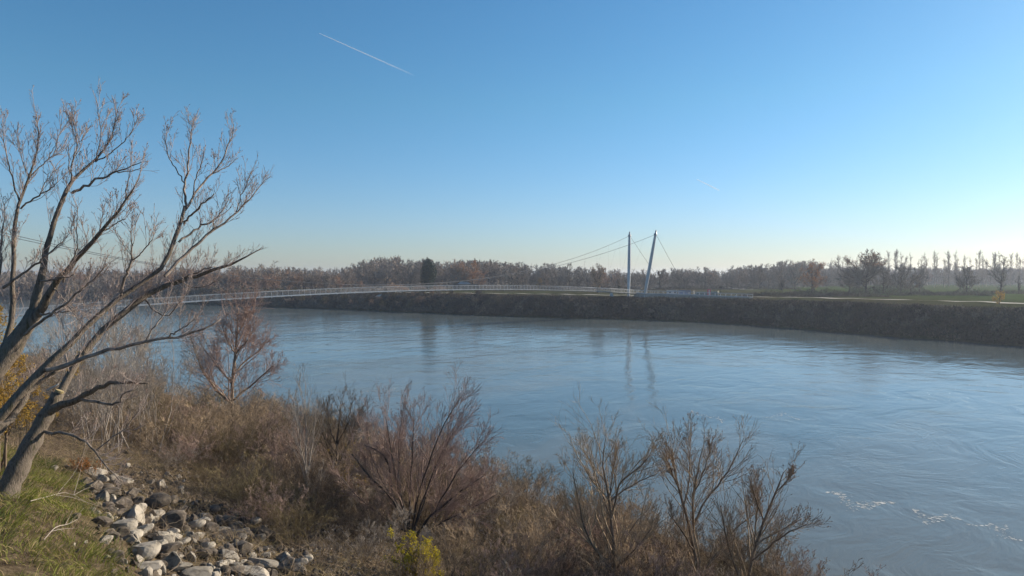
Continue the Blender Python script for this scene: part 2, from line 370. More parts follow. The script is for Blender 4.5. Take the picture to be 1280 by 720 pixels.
# flecks of froth gathered where currents meet
def foam(px0, py0, px1, py1, width, n, label, seed):
    rng = np.random.default_rng(seed); a_ = at(px0, py0, 1.0); a_ = CAM + (a_ - CAM) * (16 / (16 - a_[2])); b_ = at(px1, py1, 1.0); b_ = CAM + (b_ - CAM) * (16 / (16 - b_[2]))
    t = rng.uniform(0, 1, n); c = a_[None] * (1 - t[:, None]) + b_[None] * t[:, None]; dv = nrm(b_ - a_); nn = np.array([-dv[1], dv[0], 0])
    c = c + nn * (rng.normal(0, 1, n) * width * np.sin(np.pi * np.clip(t, 0.05, 0.95)) + width * 1.4 * np.sin(t * 7 + seed))[:, None]; c[:, 2] = 0.006 + rng.random(n) * 0.004
    r = rng.uniform(0.012, 0.05, n) * (0.5 + rng.random(n) ** 2 * 1.3); k = 6; aa = np.arange(k) / k * 2 * np.pi; rad = r[:, None] * rng.uniform(0.5, 1.3, (n, k))
    V = c[:, None] + np.stack([np.cos(aa) * rad * dv[0] * 2.2 - np.sin(aa) * rad * dv[1], np.cos(aa) * rad * dv[1] * 2.2 + np.sin(aa) * rad * dv[0], np.zeros((n, k))], -1)
    V[..., 2] += 0.0
    g = Geo(); g.add(V, np.arange(n * k).reshape(n, k), 0, False); return tag(g.obj('river_foam', M['foam']), label, 'foam', kind='stuff')
M['foam'] = noisy('froth', (0.45, 0.45, 0.42), (0.62, 0.62, 0.6), 2.0)
foam(1030, 620, 1116, 634, 0.8, 247, 'speckled patch of froth on the river at the lower right', 1)
foam(1138, 640, 1200, 652, 0.6, 136, 'smaller patch of froth right of the speckled one', 2)
foam(864, 513, 906, 529, 0.4, 169, 'short bright streak of froth on the river above the budding trees', 3)
foam(955, 519, 1000, 522, 0.9, 97, 'faint brownish froth streak in midstream', 4)
foam(1215, 653, 1282, 674, 0.5, 84, 'froth flecks by the right edge of the river', 5)
foam(450, 492, 496, 486, 0.7, 97, 'pale froth line on the river above the reddish shrub', 6)
foam(1180, 480, 1270, 520, 4.0, 65, 'scattered froth flecks on the right side of the river', 7)

# strips that lie on the far ground: riverside path, gravel track
def strip(name, pts, width, material, lift=0.03, seg=2.0, zf=ground_z, kind='structure'):
    pts = np.array(pts, float); s = np.concatenate([[0], np.cumsum(np.linalg.norm(np.diff(pts, axis=0), axis=1))])
    n = max(4, int(s[-1] / seg)); q = np.linspace(0, s[-1], n)
    c = np.stack([np.interp(q, s, pts[:, 0]), np.interp(q, s, pts[:, 1])], 1)
    k = np.ones(9) / 9; cp = np.pad(c, ((4, 4), (0, 0)), 'edge'); c = np.stack([np.convolve(cp[:, j], k, 'valid') for j in (0, 1)], 1)
    t = np.gradient(c, axis=0); t /= np.linalg.norm(t, axis=1)[:, None] + 1e-9; nn = np.stack([-t[:, 1], t[:, 0]], 1)
    u = np.linspace(-0.5, 0.5, 7) * width
    P = c[:, None] + nn[:, None] * u[None, :, None]
    Z = zf(P[..., 0], P[..., 1]) + lift
    return grid_mesh(name, P[..., 0], P[..., 1], Z, material)
def gpt(px, py):
    p = hit(px, py, 1500); return (p[0], p[1])
def flat(px, D): return ((px - 640) / FPX * D, D)
path_pts = [(190, 90), (163, 150), flat(1280, 205), flat(1200, 221), flat(1100, 243), flat(1000, 264), flat(915, 272), flat(850, 280), flat(765, 291), flat(697, 306), flat(600, 325), flat(500, 345), flat(400, 378), flat(300, 420)]
strip('riverside_path', path_pts, 3.4, M['gravel'], 0.42)
strip('gravel_track', [flat(835, 470), flat(870, 520), flat(905, 500), flat(935, 430)], 8, M['gravel'], 0.15)

# ------------------------------------------------------------------ branching
def branch(P, Rd, k, s0, s1, L, ang, rng, n=5, up=0.0, trop=0.0, wob=0.12, rr=0.6, tip=0.25, rmin=0.004, shape=0.5, rel=True, slim=0.013):
    N_, m, _ = P.shape
    idx = np.repeat(np.arange(N_), k); Q = len(idx)
    s = rng.uniform(s0, s1, Q); f = s * (m - 1); i = np.clip(f.astype(int), 0, m - 2); w_ = (f - i)[:, None]
    st = P[idx, i] * (1 - w_) + P[idx, i + 1] * w_
    tan = nrm(P[idx, i + 1] - P[idx, i])
    r0 = (Rd[idx, i] * (1 - w_[:, 0]) + Rd[idx, i + 1] * w_[:, 0]) * rr * rng.uniform(0.75, 1.1, Q)
    pl = np.linalg.norm(np.diff(P, axis=1), axis=2).sum(1)[idx] if rel else 1.0
    Ln = L * pl * (1 - shape * s) * rng.uniform(0.6, 1.25, Q)
    pr = nrm(np.cross(tan, rng.normal(size=(Q, 3))))
    an = np.radians(rng.normal(ang, ang * 0.22, Q))[:, None]
    d_ = nrm(tan * np.cos(an) + pr * np.sin(an) + np.array([0, 0, up]))
    r0 = np.minimum(r0, Ln * slim)
    out = np.zeros((Q, n, 3)); out[:, 0] = st; step = (Ln / (n - 1))[:, None]
    for j in range(1, n):
        d_ = nrm(d_ + wob * rng.normal(size=(Q, 3)) + np.array([0, 0, trop])); out[:, j] = out[:, j - 1] + d_ * step
    tt = np.linspace(0, 1, n)[None]
    Rn = np.maximum(r0[:, None] * (1 - tt * (1 - tip)), rmin)
    return out, Rn
def stems(base, k, length, lean, rng, r=0.03, n=7, wob=0.08, trop=0.03, tip=0.3, spread=0.15):
    "k stems that rise from the ground"
    az = rng.uniform(0, 6.283, k); ln = np.radians(np.abs(rng.normal(lean, lean * 0.4, k)))
    d_ = np.stack([np.sin(ln) * np.cos(az), np.sin(ln) * np.sin(az), np.cos(ln)], 1)
    P = np.zeros((k, n, 3)); P[:, 0] = np.array(base) + np.concatenate([rng.normal(0, spread, (k, 2)), np.full((k, 1), -0.15)], 1)
    L = length * rng.uniform(0.65, 1.1, k)
    for j in range(1, n):
        d_ = nrm(d_ + wob * rng.normal(size=(k, 3)) + np.array([0, 0, trop])); P[:, j] = P[:, j - 1] + d_ * (L / (n - 1))[:, None]
    tt = np.linspace(0, 1, n)[None]
    return P, (r * rng.uniform(0.7, 1.2, k))[:, None] * (1 - tt * (1 - tip))
def resample(pts, n):
    pts = np.asarray(pts, float); s = np.concatenate([[0], np.cumsum(np.linalg.norm(np.diff(pts[:, :3], axis=0), axis=1))])
    q = np.linspace(0, s[-1], n); out = np.stack([np.interp(q, s, pts[:, j]) for j in range(pts.shape[1])], 1)
    if n > 6:
        sm = out.copy(); sm[1:-1] = 0.25 * out[:-2] + 0.5 * out[1:-1] + 0.25 * out[2:]; out = sm
    return out

# ------------------------------------------------------------------ the old tree at the left edge, limb by limb
# every limb: list of (px, py, distance, width in px); distances differ so that the crown has depth
def limb(pts):
    out = []
    for px, py, D, wd in pts:
        p = at(px, py, D); wd = wd * (0.64 + 0.08 * min(1, wd / 25)); out.append((*p, wd / FPX * D / 2))
    return out
def build_big_tree(name, label, base, trunk_limbs, main_limbs, seed, group, stump=None, kk=1.0, droop=False):
    rng = np.random.default_rng(seed)
    root = empty(name, base); tag(root, label, 'tree', group)
    off = np.array(base)
    gt = Geo(); gc = Geo()
    allP = []; allR = []
    for L_ in trunk_limbs:
        q = resample(limb(L_), 18); P = q[:, :3] - off; rr = q[:, 3]
        P = P + rng.normal(0, 0.012, P.shape)
        gt.tubes(P, rr * (1 + 0.08 * np.sin(np.arange(18) * 1.9)) * (1 + 0.04 * np.sin(np.arange(18) * 4.1)), 12, 0)
    for L_ in main_limbs:
        q = resample(limb(L_), 16); P = q[:, :3] - off
        amp = np.minimum(0.035, q[:, 3:4] * 1.2)
        P = P + rng.normal(0, 1, P.shape) * amp * 0.6
        allP.append(P); allR.append(q[:, 3]); gt.tubes(P, np.maximum(q[:, 3], 0.006), 8 if q[0, 3] > 0.04 else 5, 1 if q[0, 3] < 0.09 else 0)
    P = np.array(allP); Rd = np.array(allR)
    # shoots along every limb, thicker towards the tips
    ln = np.linalg.norm(np.diff(P, axis=1), axis=2).sum(1)
    rep = np.maximum(1, np.round(ln / 0.68)).astype(int)
    idx = np.repeat(np.arange(len(P)), rep)
    P0, R0 = P[idx], Rd[idx]
    s1, r1 = branch(P0, R0, 2, 0.22, 0.99, 1.05, 36, rng, n=7, up=0.4, trop=0.12, wob=0.13, rr=0.5, rmin=0.006, rel=False, shape=0.35, slim=0.011)
    r1 = np.minimum(r1, 0.016)
    s2, r2 = branch(s1, r1, 5, 0.12, 1.0, 0.55, 34, rng, n=5, up=0.3, trop=0.08, wob=0.13, rr=0.7, rmin=0.005)
    s3, r3 = branch(s2, r2, 3, 0.2, 1.0, 0.5, 36, rng, n=4, up=0.2, trop=0.06, wob=0.14, rr=0.7, rmin=0.004)
    # fine shoots straight off the outer part of limbs
    t1, q1 = branch(P0, R0, 5, 0.45, 1.0, 0.5, 36, rng, n=4, up=0.4, trop=0.1, rr=0.3, rmin=0.0045, rel=False, shape=0.2)
    q1 = np.minimum(q1, 0.009)
    t2, q2 = branch(t1, q1, 2, 0.3, 1.0, 0.5, 34, rng, n=3, up=0.2, rmin=0.004)
    gc.tubes(s1, r1, 4, 0); gc.tubes(s2, r2, 3, 0); gc.tubes(s3, r3, 3, 0); gc.tubes(t1, q1, 3, 0); gc.tubes(t2, q2, 3, 0)
    tips = np.concatenate([s3[:, -1], s3[:, -2], t2[:, -1], s2[:, -1]])
    tips = tips[rng.random(len(tips)) < 0.45]
    gc.leaves(tips, 0.016, 1, rng)
    if seed == 3:
        e1, f1 = branch(P[:1], Rd[:1], 55, 0.1, 0.8, 1.9, 70, rng, n=8, up=1.1, trop=0.16, wob=0.12, rr=0.4, rmin=0.006, rel=False, shape=0.4, slim=0.008)
        e2, f2 = branch(e1, f1, 6, 0.2, 1.0, 0.4, 30, rng, n=5, up=0.4, trop=0.1, wob=0.13, rr=0.7, rmin=0.0048)
        e3, f3 = branch(e2, f2, 3, 0.2, 1.0, 0.5, 34, rng, n=3, up=0.2, rr=0.7, rmin=0.004)
        gc.tubes(e1, f1, 4, 0); gc.tubes(e2, f2, 3, 0); gc.tubes(e3, f3, 3, 0)
    gt.obj('trunk', [M['bark'], M['limb']], root)
    gc.obj('crown', [M['twig'], M['bud']], root)
    return root, off

A_trunk = [(-4, 668, 19.1, 50), (2, 640, 19.2, 46), (10, 608, 19.4, 37), (30, 572, 19.7, 31), (50, 535, 20.0, 26), (62, 512, 20.2, 23), (73, 492, 20.35, 19)]
A_limbs = [
    [(66, 512, 20.2, 16), (84, 482, 20.6, 14), (92, 455, 21.0, 13), (104, 436, 21.3, 12), (135, 406, 21.8, 13), (160, 386, 22.2, 12), (180, 372, 22.5, 11), (197, 362, 22.7, 10), (215, 352, 23, 9), (243, 346, 23.3, 7), (268, 337, 23.6, 6), (290, 329, 23.8, 4.5), (309, 322, 24, 3), (326, 311, 24.2, 1.5)],
    [(60, 515, 20.1, 17), (82, 504, 19.9, 13), (100, 497, 19.7, 11), (120, 486, 19.5, 9), (140, 478, 19.3, 7), (160, 477, 19.1, 5), (185, 479, 19.0, 2.5)],
    [(100, 498, 19.7, 7), (118, 502, 19.5, 6), (135, 506, 19.3, 5), (150, 505, 19.2, 4), (152, 492, 19.1, 3), (168, 487, 19.0, 2)],
    [(52, 540, 20.0, 7), (75, 541, 19.8, 5.5), (95, 544, 19.6, 5), (110, 554, 19.4, 4), (122, 565, 19.2, 3.5), (132, 583, 19.1, 3), (150, 600, 19.0, 2)],
    [(120, 563, 19.3, 3), (138, 548, 19.4, 2.5), (155, 538, 19.5, 2), (175, 512, 19.6, 1.5)],
    [(215, 352, 23, 4), (232, 346, 23.0, 3), (250, 339, 23.0, 3), (270, 333, 23.2, 1.5)],
    [(225, 352, 23.1, 3), (240, 360, 23.1, 2), (262, 357, 23.2, 1.6), (278, 345, 23.3, 1)],
    [(180, 372, 22.5, 4), (196, 392, 22.3, 3), (208, 397, 22.2, 2.5), (225, 378, 22.2, 2), (237, 360, 22.2, 1)],
]
B_trunk = [(-85, 668, 17.5, 66), (-75, 640, 17.6, 60), (-45, 590, 17.7, 46), (-22, 552, 17.8, 34), (-2, 525, 17.9, 26)]
B_trunk2 = [(-90, 665, 17.7, 60), (-80, 610, 17.9, 50), (-55, 545, 18.0, 42), (-28, 492, 18.2, 38), (0, 458, 18.4, 34), (12, 438, 18.5, 31), (30, 412, 18.7, 27), (44, 390, 18.9, 23)]
B_limbs = [
    # long limb crossing to the right and up into the right-hand crown
    [(-8, 532, 17.9, 20), (20, 496, 18.1, 17), (45, 470, 18.3, 16), (64, 449, 18.5, 14), (82, 432, 18.7, 12), (105, 412, 19, 11), (125, 394, 19.3, 10), (140, 380, 19.5, 9.5), (153, 366, 19.7, 9), (180, 350, 20, 8), (203, 338, 20.2, 8), (212, 315, 20.4, 8), (222, 292, 20.6, 7.5), (229, 268, 20.8, 6.5), (232, 258, 20.9, 6)],
    [(-10, 550, 17.8, 17), (15, 520, 18.2, 14), (31, 500, 18.5, 12), (38, 485, 18.7, 10), (62, 470, 18.9, 8), (74, 460, 19, 5)],
    [(58, 462, 18.4, 10), (72, 459, 18.5, 9), (95, 452, 18.6, 8), (112, 446, 18.7, 7), (135, 438, 18.8, 6.5), (155, 433, 18.9, 6), (180, 428, 19, 5.5), (205, 424, 19.2, 5), (222, 421, 19.4, 4.5), (242, 416, 19.6, 4), (262, 409, 19.8, 3), (276, 399, 20, 2)],
    [(203, 425, 19.2, 3), (222, 414, 19.1, 3), (235, 406, 19.1, 2.5), (246, 397, 19.1, 1.2)],
    [(180, 428, 19, 4), (190, 412, 19.2, 3), (204, 395, 19.4, 2.5), (212, 384, 19.5, 1.5)],
    [(232, 260, 20.9, 5), (231, 243, 21, 4.5), (231, 227, 21.1, 4), (235, 207, 21.2, 3.5), (238, 190, 21.3, 3), (239, 172, 21.4, 2.2), (242, 150, 21.5, 1)],
    [(231, 229, 21.1, 2.6), (219, 210, 21.0, 2.2), (211, 197, 21.0, 2), (207, 182, 21, 1.5), (205, 168, 21, 0.8)],
    [(232, 262, 20.9, 4.5), (241, 246, 21.2, 4), (250, 235, 21.5, 4), (267, 216, 22, 3.2), (275, 205, 22.2, 3), (282, 190, 22.4, 2.4), (290, 172, 22.6, 2), (292, 155, 22.7, 0.9)],
    [(268, 216, 22, 2.4), (285, 208, 22.3, 2), (297, 197, 22.5, 1)],
    [(241, 246, 21.1, 2.5), (243, 225, 20.9, 2.2), (252, 205, 20.8, 1.8), (256, 186, 20.7, 1)],
    [(229, 279, 20.7, 4.5), (240, 269, 20.5, 4), (248, 261, 20.4, 4), (256, 251, 20.3, 3.4), (268, 243, 20.2, 2)],
    [(224, 302, 20.5, 4.5), (240, 290, 20.8, 4), (252, 282, 21, 4), (267, 276, 21.2, 3), (282, 260, 21.4, 2.2), (286, 246, 21.5, 1)],
    [(205, 345, 20.1, 7), (220, 330, 20.4, 6.5), (233, 316, 20.6, 6), (250, 300, 20.9, 5.5), (262, 291, 21.1, 5), (277, 282, 21.3, 4), (295, 264, 21.6, 3.2), (310, 252, 21.8, 2.6), (322, 237, 22, 2), (334, 221, 22.2, 1)],
    [(295, 265, 21.6, 2.2), (301, 245, 21.7, 1.8), (309, 230, 21.8, 1.4), (313, 214, 21.9, 0.8)],
    [(262, 291, 21, 3), (268, 284, 20.9, 2.5), (266, 275, 20.8, 2)],
    # upright spur in the middle
    [(150, 368, 19.6, 5.5), (158, 345, 19.4, 5), (161, 333, 19.3, 4.5), (165, 325, 19.3, 4), (165, 306, 19.3, 2.6), (163, 288, 19.3, 1)],
    [(165, 326, 19.3, 3), (178, 316, 19.2, 2.6), (190, 300, 19.2, 2), (193, 287, 19.2, 1)],
    [(166, 308, 19.3, 1.6), (169, 292, 19.3, 1), (168, 276, 19.3, 0.7)],
    # left stem, carrying on as the tall crown
    [(42, 392, 18.9, 19), (48, 372, 19, 15), (52, 342, 19.1, 12), (57, 312, 19.2, 10), (62, 290, 19.3, 9), (74, 262, 19.4, 8), (82, 243, 19.5, 8), (88, 226, 19.6, 6.5), (92, 222, 19.7, 6), (104, 212, 19.9, 5), (119, 202, 20.1, 4.4), (130, 190, 20.3, 3.4), (137, 176, 20.4, 2.6), (143, 158, 20.5, 2), (148, 134, 20.6, 0.9)],
    [(119, 202, 20.1, 3), (135, 193, 20.3, 2.6), (150, 182, 20.5, 2), (163, 168, 20.7, 1.6), (173, 146, 20.9, 0.8)],
    [(119, 201, 20.1, 2.4), (124, 183, 20, 2), (127, 167, 20, 1.6), (124, 146, 20, 1.2), (121, 126, 20, 0.7)],
    [(89, 225, 19.6, 3.4), (88, 210, 19.5, 2.8), (92, 196, 19.5, 2.4), (97, 180, 19.4, 2), (95, 163, 19.3, 1.6), (90, 146, 19.3, 0.8)],
    [(92, 198, 19.5, 1.8), (101, 184, 19.6, 1.6), (103, 172, 19.6, 1.2), (110, 160, 19.7, 0.7)],
    [(87, 218, 19.5, 2), (86, 200, 19.4, 1.6), (85, 180, 19.3, 0.9)],
    [(88, 240, 19.5, 5.5), (98, 237, 19.4, 5), (112, 229, 19.3, 4.5), (130, 221, 19.2, 4), (150, 213, 19.1, 3), (178, 203, 19.0, 1.4)],
    [(146, 215, 19.1, 2.4), (165, 214, 19.3, 1.8), (181, 209, 19.4, 1)],
    # second long limb to the right
    [(44, 398, 18.9, 18), (55, 380, 18.8, 15), (63, 365, 18.7, 13), (76, 348, 18.6, 11), (90, 330, 18.5, 10), (108, 308, 18.4, 9), (120, 298, 18.3, 8), (134, 283, 18.3, 6.5), (145, 267, 18.2, 5), (151, 257, 18.2, 4.4), (158, 249, 18.2, 4), (168, 240, 18.2, 3), (172, 226, 18.2, 2.4), (178, 206, 18.2, 1)],
    [(157, 250, 18.2, 3), (157, 238, 18.3, 2.4), (161, 225, 18.3, 2), (164, 207, 18.3, 0.9)],
    [(131, 288, 18.3, 3), (140, 284, 18.4, 2.6), (148, 277, 18.4, 2.2), (157, 274, 18.4, 1.6)],
    [(78, 352, 18.6, 3.5), (88, 330, 18.3, 3), (97, 310, 18.1, 2.4), (96, 280, 18, 1.8), (97, 258, 18, 0.9)],
    [(52, 352, 18.9, 4), (80, 348, 18.3, 3.4), (92, 343, 18.1, 2)],
    # pale crossing branches lower down
    [(30, 420, 18.6, 6), (50, 402, 18.1, 5.5), (68, 391, 17.9, 5), (84, 377, 17.7, 4), (100, 363, 17.6, 4), (112, 352, 17.5, 3.4), (126, 343, 17.5, 2.6), (133, 330, 17.5, 1.4)],
    [(50, 394, 18.5, 4), (70, 390, 18.4, 3.4), (95, 389, 18.3, 2.4)],
    [(67, 360, 18.6, 3), (80, 375, 18.3, 2.6), (95, 395, 18.2, 2), (103, 405, 18.1, 1)],
    # leftmost stem
    [(-30, 505, 18.4, 15), (-5, 462, 18.7, 12), (10, 425, 19.0, 10), (15, 395, 19.1, 10), (17, 362, 19.2, 8), (15, 340, 19.3, 8), (17, 315, 19.4, 7.5), (17, 285, 19.5, 7), (18, 268, 19.6, 6), (24, 251, 19.7, 5.4), (30, 235, 19.8, 4.5), (37, 221, 19.9, 4), (44, 203, 20, 3.4), (48, 185, 20.1, 2.8), (50, 165, 20.2, 2), (45, 143, 20.3, 0.9)],
    [(24, 251, 19.7, 3.4), (18, 232, 19.6, 3), (11, 205, 19.5, 2.4), (6, 185, 19.4, 1.6), (2, 155, 19.3, 0.8)],
    [(26, 260, 19.7, 3.8), (37, 252, 19.6, 3.4), (50, 243, 19.5, 3), (60, 238, 19.4, 2.4), (73, 228, 19.3, 1.2)],
    [(50, 243, 19.5, 2.4), (55, 230, 19.6, 2), (66, 218, 19.7, 0.9)],
    [(37, 221, 19.9, 2.8), (50, 208, 20.1, 2.4), (62, 197, 20.2, 2), (78, 190, 20.4, 1), ],
    [(36, 221, 19.9, 2.2), (29, 205, 19.8, 1.8), (26, 190, 19.8, 1.4), (24, 176, 19.8, 0.7)],
    [(60, 198, 20.2, 1.6), (70, 180, 20.3, 1.2), (78, 160, 20.4, 0.8)],
    [(5, 360, 18.7, 6), (20, 348, 18.6, 5), (38, 334, 18.5, 4), (52, 326, 18.4, 4), (66, 312, 18.4, 3), (78, 302, 18.4, 2)],
    [(-20, 400, 18.5, 6), (0, 340, 18.7, 5), (2, 310, 18.8, 4), (4, 280, 18.9, 2), (6, 255, 19, 1)],
]
pa = hit(6, 628)
baseA = at(2, 640, 19.2); baseA[2] = min(baseA[2], float(ground_z(np.array([baseA[0]]), np.array([baseA[1]]))[0]))
baseB = at(-75, 640, 17.6)
def root_flare(trunk):   # carries the trunk into the ground
    p0 = at(*trunk[0][:3]); gz = float(ground_z(np.array([p0[0]]), np.array([p0[1]]))[0])
    return p0, gz
grpT = 'old bare trees at the left'
treeA, offA = build_big_tree('bare_tree', 'leaning bare tree with a sawn-off stub, rooted in the grass at the lower left', baseA, [A_trunk], A_limbs, 3, grpT, kk=1.0)
treeB, offB = build_big_tree('bare_tree', 'tall many-stemmed bare tree at the left edge, its crown against the sky', baseB, [B_trunk, B_trunk2], B_limbs, 4, grpT, kk=1.0)
# the sawn face, the torn pale wood and moss patches on the leaning tree
g = Geo(); c = at(74, 490, 20.3) - offA; rr0 = 18 / FPX * 20.35 / 2
aa = np.linspace(0, 6.283, 14, endpoint=False); nrm_ = nrm(at(74, 490, 20.3) - at(62, 512, 20.2)); u_ = nrm(np.cross(nrm_, [0, 0.2, 1])); v_ = np.cross(nrm_, u_)
ringv = c + nrm_ * 0.05 + (u_ * np.cos(aa)[:, None] + v_ * np.sin(aa)[:, None]) * rr0 * 0.55
g.add(np.concatenate([ringv, ringv - nrm_ * 0.06]), [list(range(14))], 0, False)
g.f.append((np.array([[i, (i + 1) % 14, 14 + (i + 1) % 14, 14 + i] for i in range(14)]) + 0, 0, False))
g.obj('sawn_face', M['cutwood'], treeA)
g = Geo(); pp = np.array([at(58, 488, 18.6), at(66, 484, 18.55), at(73, 480, 18.5)]) - offB
g.tubes(pp, np.array([0.02, 0.026, 0.01]), 6, 0); g.obj('torn_branch', M['white'], treeB)
print('big trees', round(time.time() - T0, 1))

# ------------------------------------------------------------------ shrub and small tree builders (parts: stems, twigs)
def shrub_mesh(rng, k, h, lean, r, sub, twig_len, sides=4, trop=0.03, up=0.15, ang=28, n3=3, rmin=0.004, wob=0.08, spread=0.2, s0=0.2):
    P, Rd = stems((0, 0, 0), k, h, lean, rng, r=r, wob=wob, trop=trop, spread=spread)
    g1 = Geo(); g1.tubes(P, Rd, 6, 0)
    a1, r1 = branch(P, Rd, sub[0], s0, 0.97, 0.45, ang, rng, n=6, up=up, trop=trop, rr=0.6, shape=0.55, wob=0.13)
    g1.tubes(a1, r1, 4, 0)
    a2, r2 = branch(a1, r1, sub[1], 0.15, 1.0, 0.5, ang * 1.1, rng, n=5, up=up * 0.6, trop=trop, rr=0.6, rmin=rmin, wob=0.1)
    g2 = Geo(); g2.tubes(a2, r2, 3, 0)
    a3, r3 = branch(a2, r2, sub[2], 0.2, 1.0, twig_len, ang * 1.1, rng, n=n3, up=up * 0.5, rr=0.6, rmin=rmin * 0.8, wob=0.1)
    g2.tubes(a3, r3, 3, 0)
    return g1, g2, (P, a1, a2, a3)
def make_plant(name, g1, g2, m1, m2, loc, rz=0.0, label=None, cat='shrub', group=None, parts=('trunk', 'crown')):
    root = empty(name, loc, rz)
    g1.obj(parts[0], m1, root); g2.obj(parts[1], m2, root)
    return tag(root, label, cat, group)

# distinct near trees and shrubs
def place(px, D): return onground(px, D)
rng = np.random.default_rng(21)
# 1 slender tree in front of the river, left of centre
def near_tree(seed, trunk_pts, D, h, r, limbs_, label, name='bare_tree', m1='stem_brown', m2='twig_brown', k=(5, 5, 4), ang=30, up=0.22, lr=0.42, group=None, cat='tree', rmin=0.004, buds=0, tl=0.5):
    "limbs_ are lists of (px, py, dD, width px) that fix the silhouette"
    rng = np.random.default_rng(seed)
    p0 = onground(trunk_pts[0][0], D)
    root = empty(name, p0); g1 = Geo(); g2 = Geo(); Ps = []; Rs = []
    for L_ in [trunk_pts] + limbs_:
        pts = []
        for i, (px, py, dD, wd) in enumerate(L_):
            p = at(px, py, D + dD)
            pts.append((*p, 0.62 * wd / FPX * (D + dD) / 2))
        pts = np.array(pts)
        if L_ is trunk_pts: pts[0, 2] = p0[2] - 0.3
        q = resample(pts, 12); q[:, :3] -= p0; q[:, :3] += rng.normal(0, 0.02, (12, 3)) * (D / 40)
        Ps.append(q[:, :3]); Rs.append(q[:, 3])
        g1.tubes(q[:, :3], q[:, 3], 7, 0)
    P = np.array(Ps); Rd = np.array(Rs)
    a1, r1 = branch(P, Rd, k[0] * 3, 0.18, 1.0, lr * 1.25, ang, rng, n=7, up=up, trop=0.05, rr=0.6, shape=0.5, rmin=rmin * 1.3, slim=0.009)
    a2, r2 = branch(a1, r1, k[1] + 1, 0.12, 1.0, 0.6, ang, rng, n=5, up=up * 0.7, trop=0.04, rr=0.7, rmin=rmin * 1.1, slim=0.01)
    a3, r3 = branch(a2, r2, k[2], 0.2, 1.0, tl * 1.15, ang, rng, n=3, up=up * 0.5, rr=0.7, rmin=rmin)
    g2.tubes(a1, r1, 4, 0); g2.tubes(a2, r2, 3, 0); g2.tubes(a3, r3, 3, 0)
    if buds:
        tp = np.concatenate([a3[:, -1], a3[:, 1]]); tp = tp[rng.random(len(tp)) < buds]; g2.leaves(tp, 0.022, 1, rng)
    g1.obj('trunk', M[m1], root); g2.obj('crown', [M[m2], M['bud']], root)
    tag(root, label, cat, group); return root

near_tree(31, [(291, 545, 0, 8), (290, 500, 0, 6.5), (292, 460, 0, 6), (295, 440, 0.5, 5), (297, 410, 1, 4), (298, 385, 1, 1.5)], 64, 11, 0.2,
          [[(290, 505, 0, 5), (268, 485, -1, 4.5), (252, 462, -1.5, 4), (245, 440, -2, 2.5), (238, 425, -2, 1)],
           [(291, 480, 0, 4), (275, 462, 1, 3.5), (262, 445, 1.5, 2.5), (250, 428, 1.5, 1)],
           [(292, 500, 0, 4), (310, 485, -1, 4), (328, 470, -1, 3), (343, 455, -1, 1.5)],
           [(293, 465, 0, 3.5), (308, 450, 1, 3), (325, 438, 2, 2.5), (336, 424, 2, 1)],
           [(295, 442, 0.5, 3), (310, 425, -1, 2.5), (320, 408, -1, 1)],
           [(295, 445, 0.5, 3), (284, 425, -1, 2.5), (278, 408, -1, 1)],
           [(296, 420, 0.5, 3), (306, 400, 0, 2), (310, 388, 0, 1)]],
          'slender bare tree with fine reddish twigs standing before the river, left of the centre', m2='twig_red', k=(6, 7, 6), rmin=0.0085, tl=0.65, lr=0.5, ang=34, up=0.1)
near_tree(32, [(427, 628, 0, 6), (424, 600, 0, 5.5), (421, 570, 0, 5), (422, 540, 0.3, 4), (425, 512, 0.5, 2)], 42, 6, 0.1,
          [[(423, 590, 0, 3.5), (410, 560, -0.5, 3), (401, 535, -0.8, 2), (398, 512, -1, 1)],
           [(423, 580, 0, 3.5), (436, 555, 0.5, 3), (444, 530, 0.8, 2), (450, 510, 1, 1)],
           [(422, 560, 0, 3), (412, 535, 0.5, 2.5), (408, 508, 0.8, 1)],
           [(422, 555, 0, 2.5), (434, 530, -0.5, 2), (440, 505, -0.6, 1)]],
          'small dark bare tree with a straight stem, left of the big reddish shrub', m1='stem_dark', m2='stem_brown', k=(6, 5, 4), rmin=0.005, up=0.25, tl=0.6, lr=0.5)
near_tree(33, [(387, 665, 0, 4), (386, 630, 0, 4), (384, 600, 0, 3.5), (382, 570, 0.3, 3), (383, 535, 0.5, 2.5), (380, 500, 0.6, 1.2)], 39, 6, 0.08,
          [[(385, 600, 0, 2.5), (376, 560, -0.5, 2), (370, 520, -0.8, 1)],
           [(384, 590, 0, 2.5), (391, 555, 0.5, 2), (395, 515, 0.8, 1)],
           [(383, 560, 0, 2), (374, 530, 0.5, 1.6), (366, 500, 0.8, 1)],
           [(387, 640, 0, 2.5), (398, 610, -0.5, 2), (402, 585, -0.8, 1)]],
          'thin pale-stemmed sapling with whitish twigs among the brown scrub', name='sapling', m1='twig_pale', m2='twig_pale', k=(5, 4, 3), rmin=0.005, up=0.4)
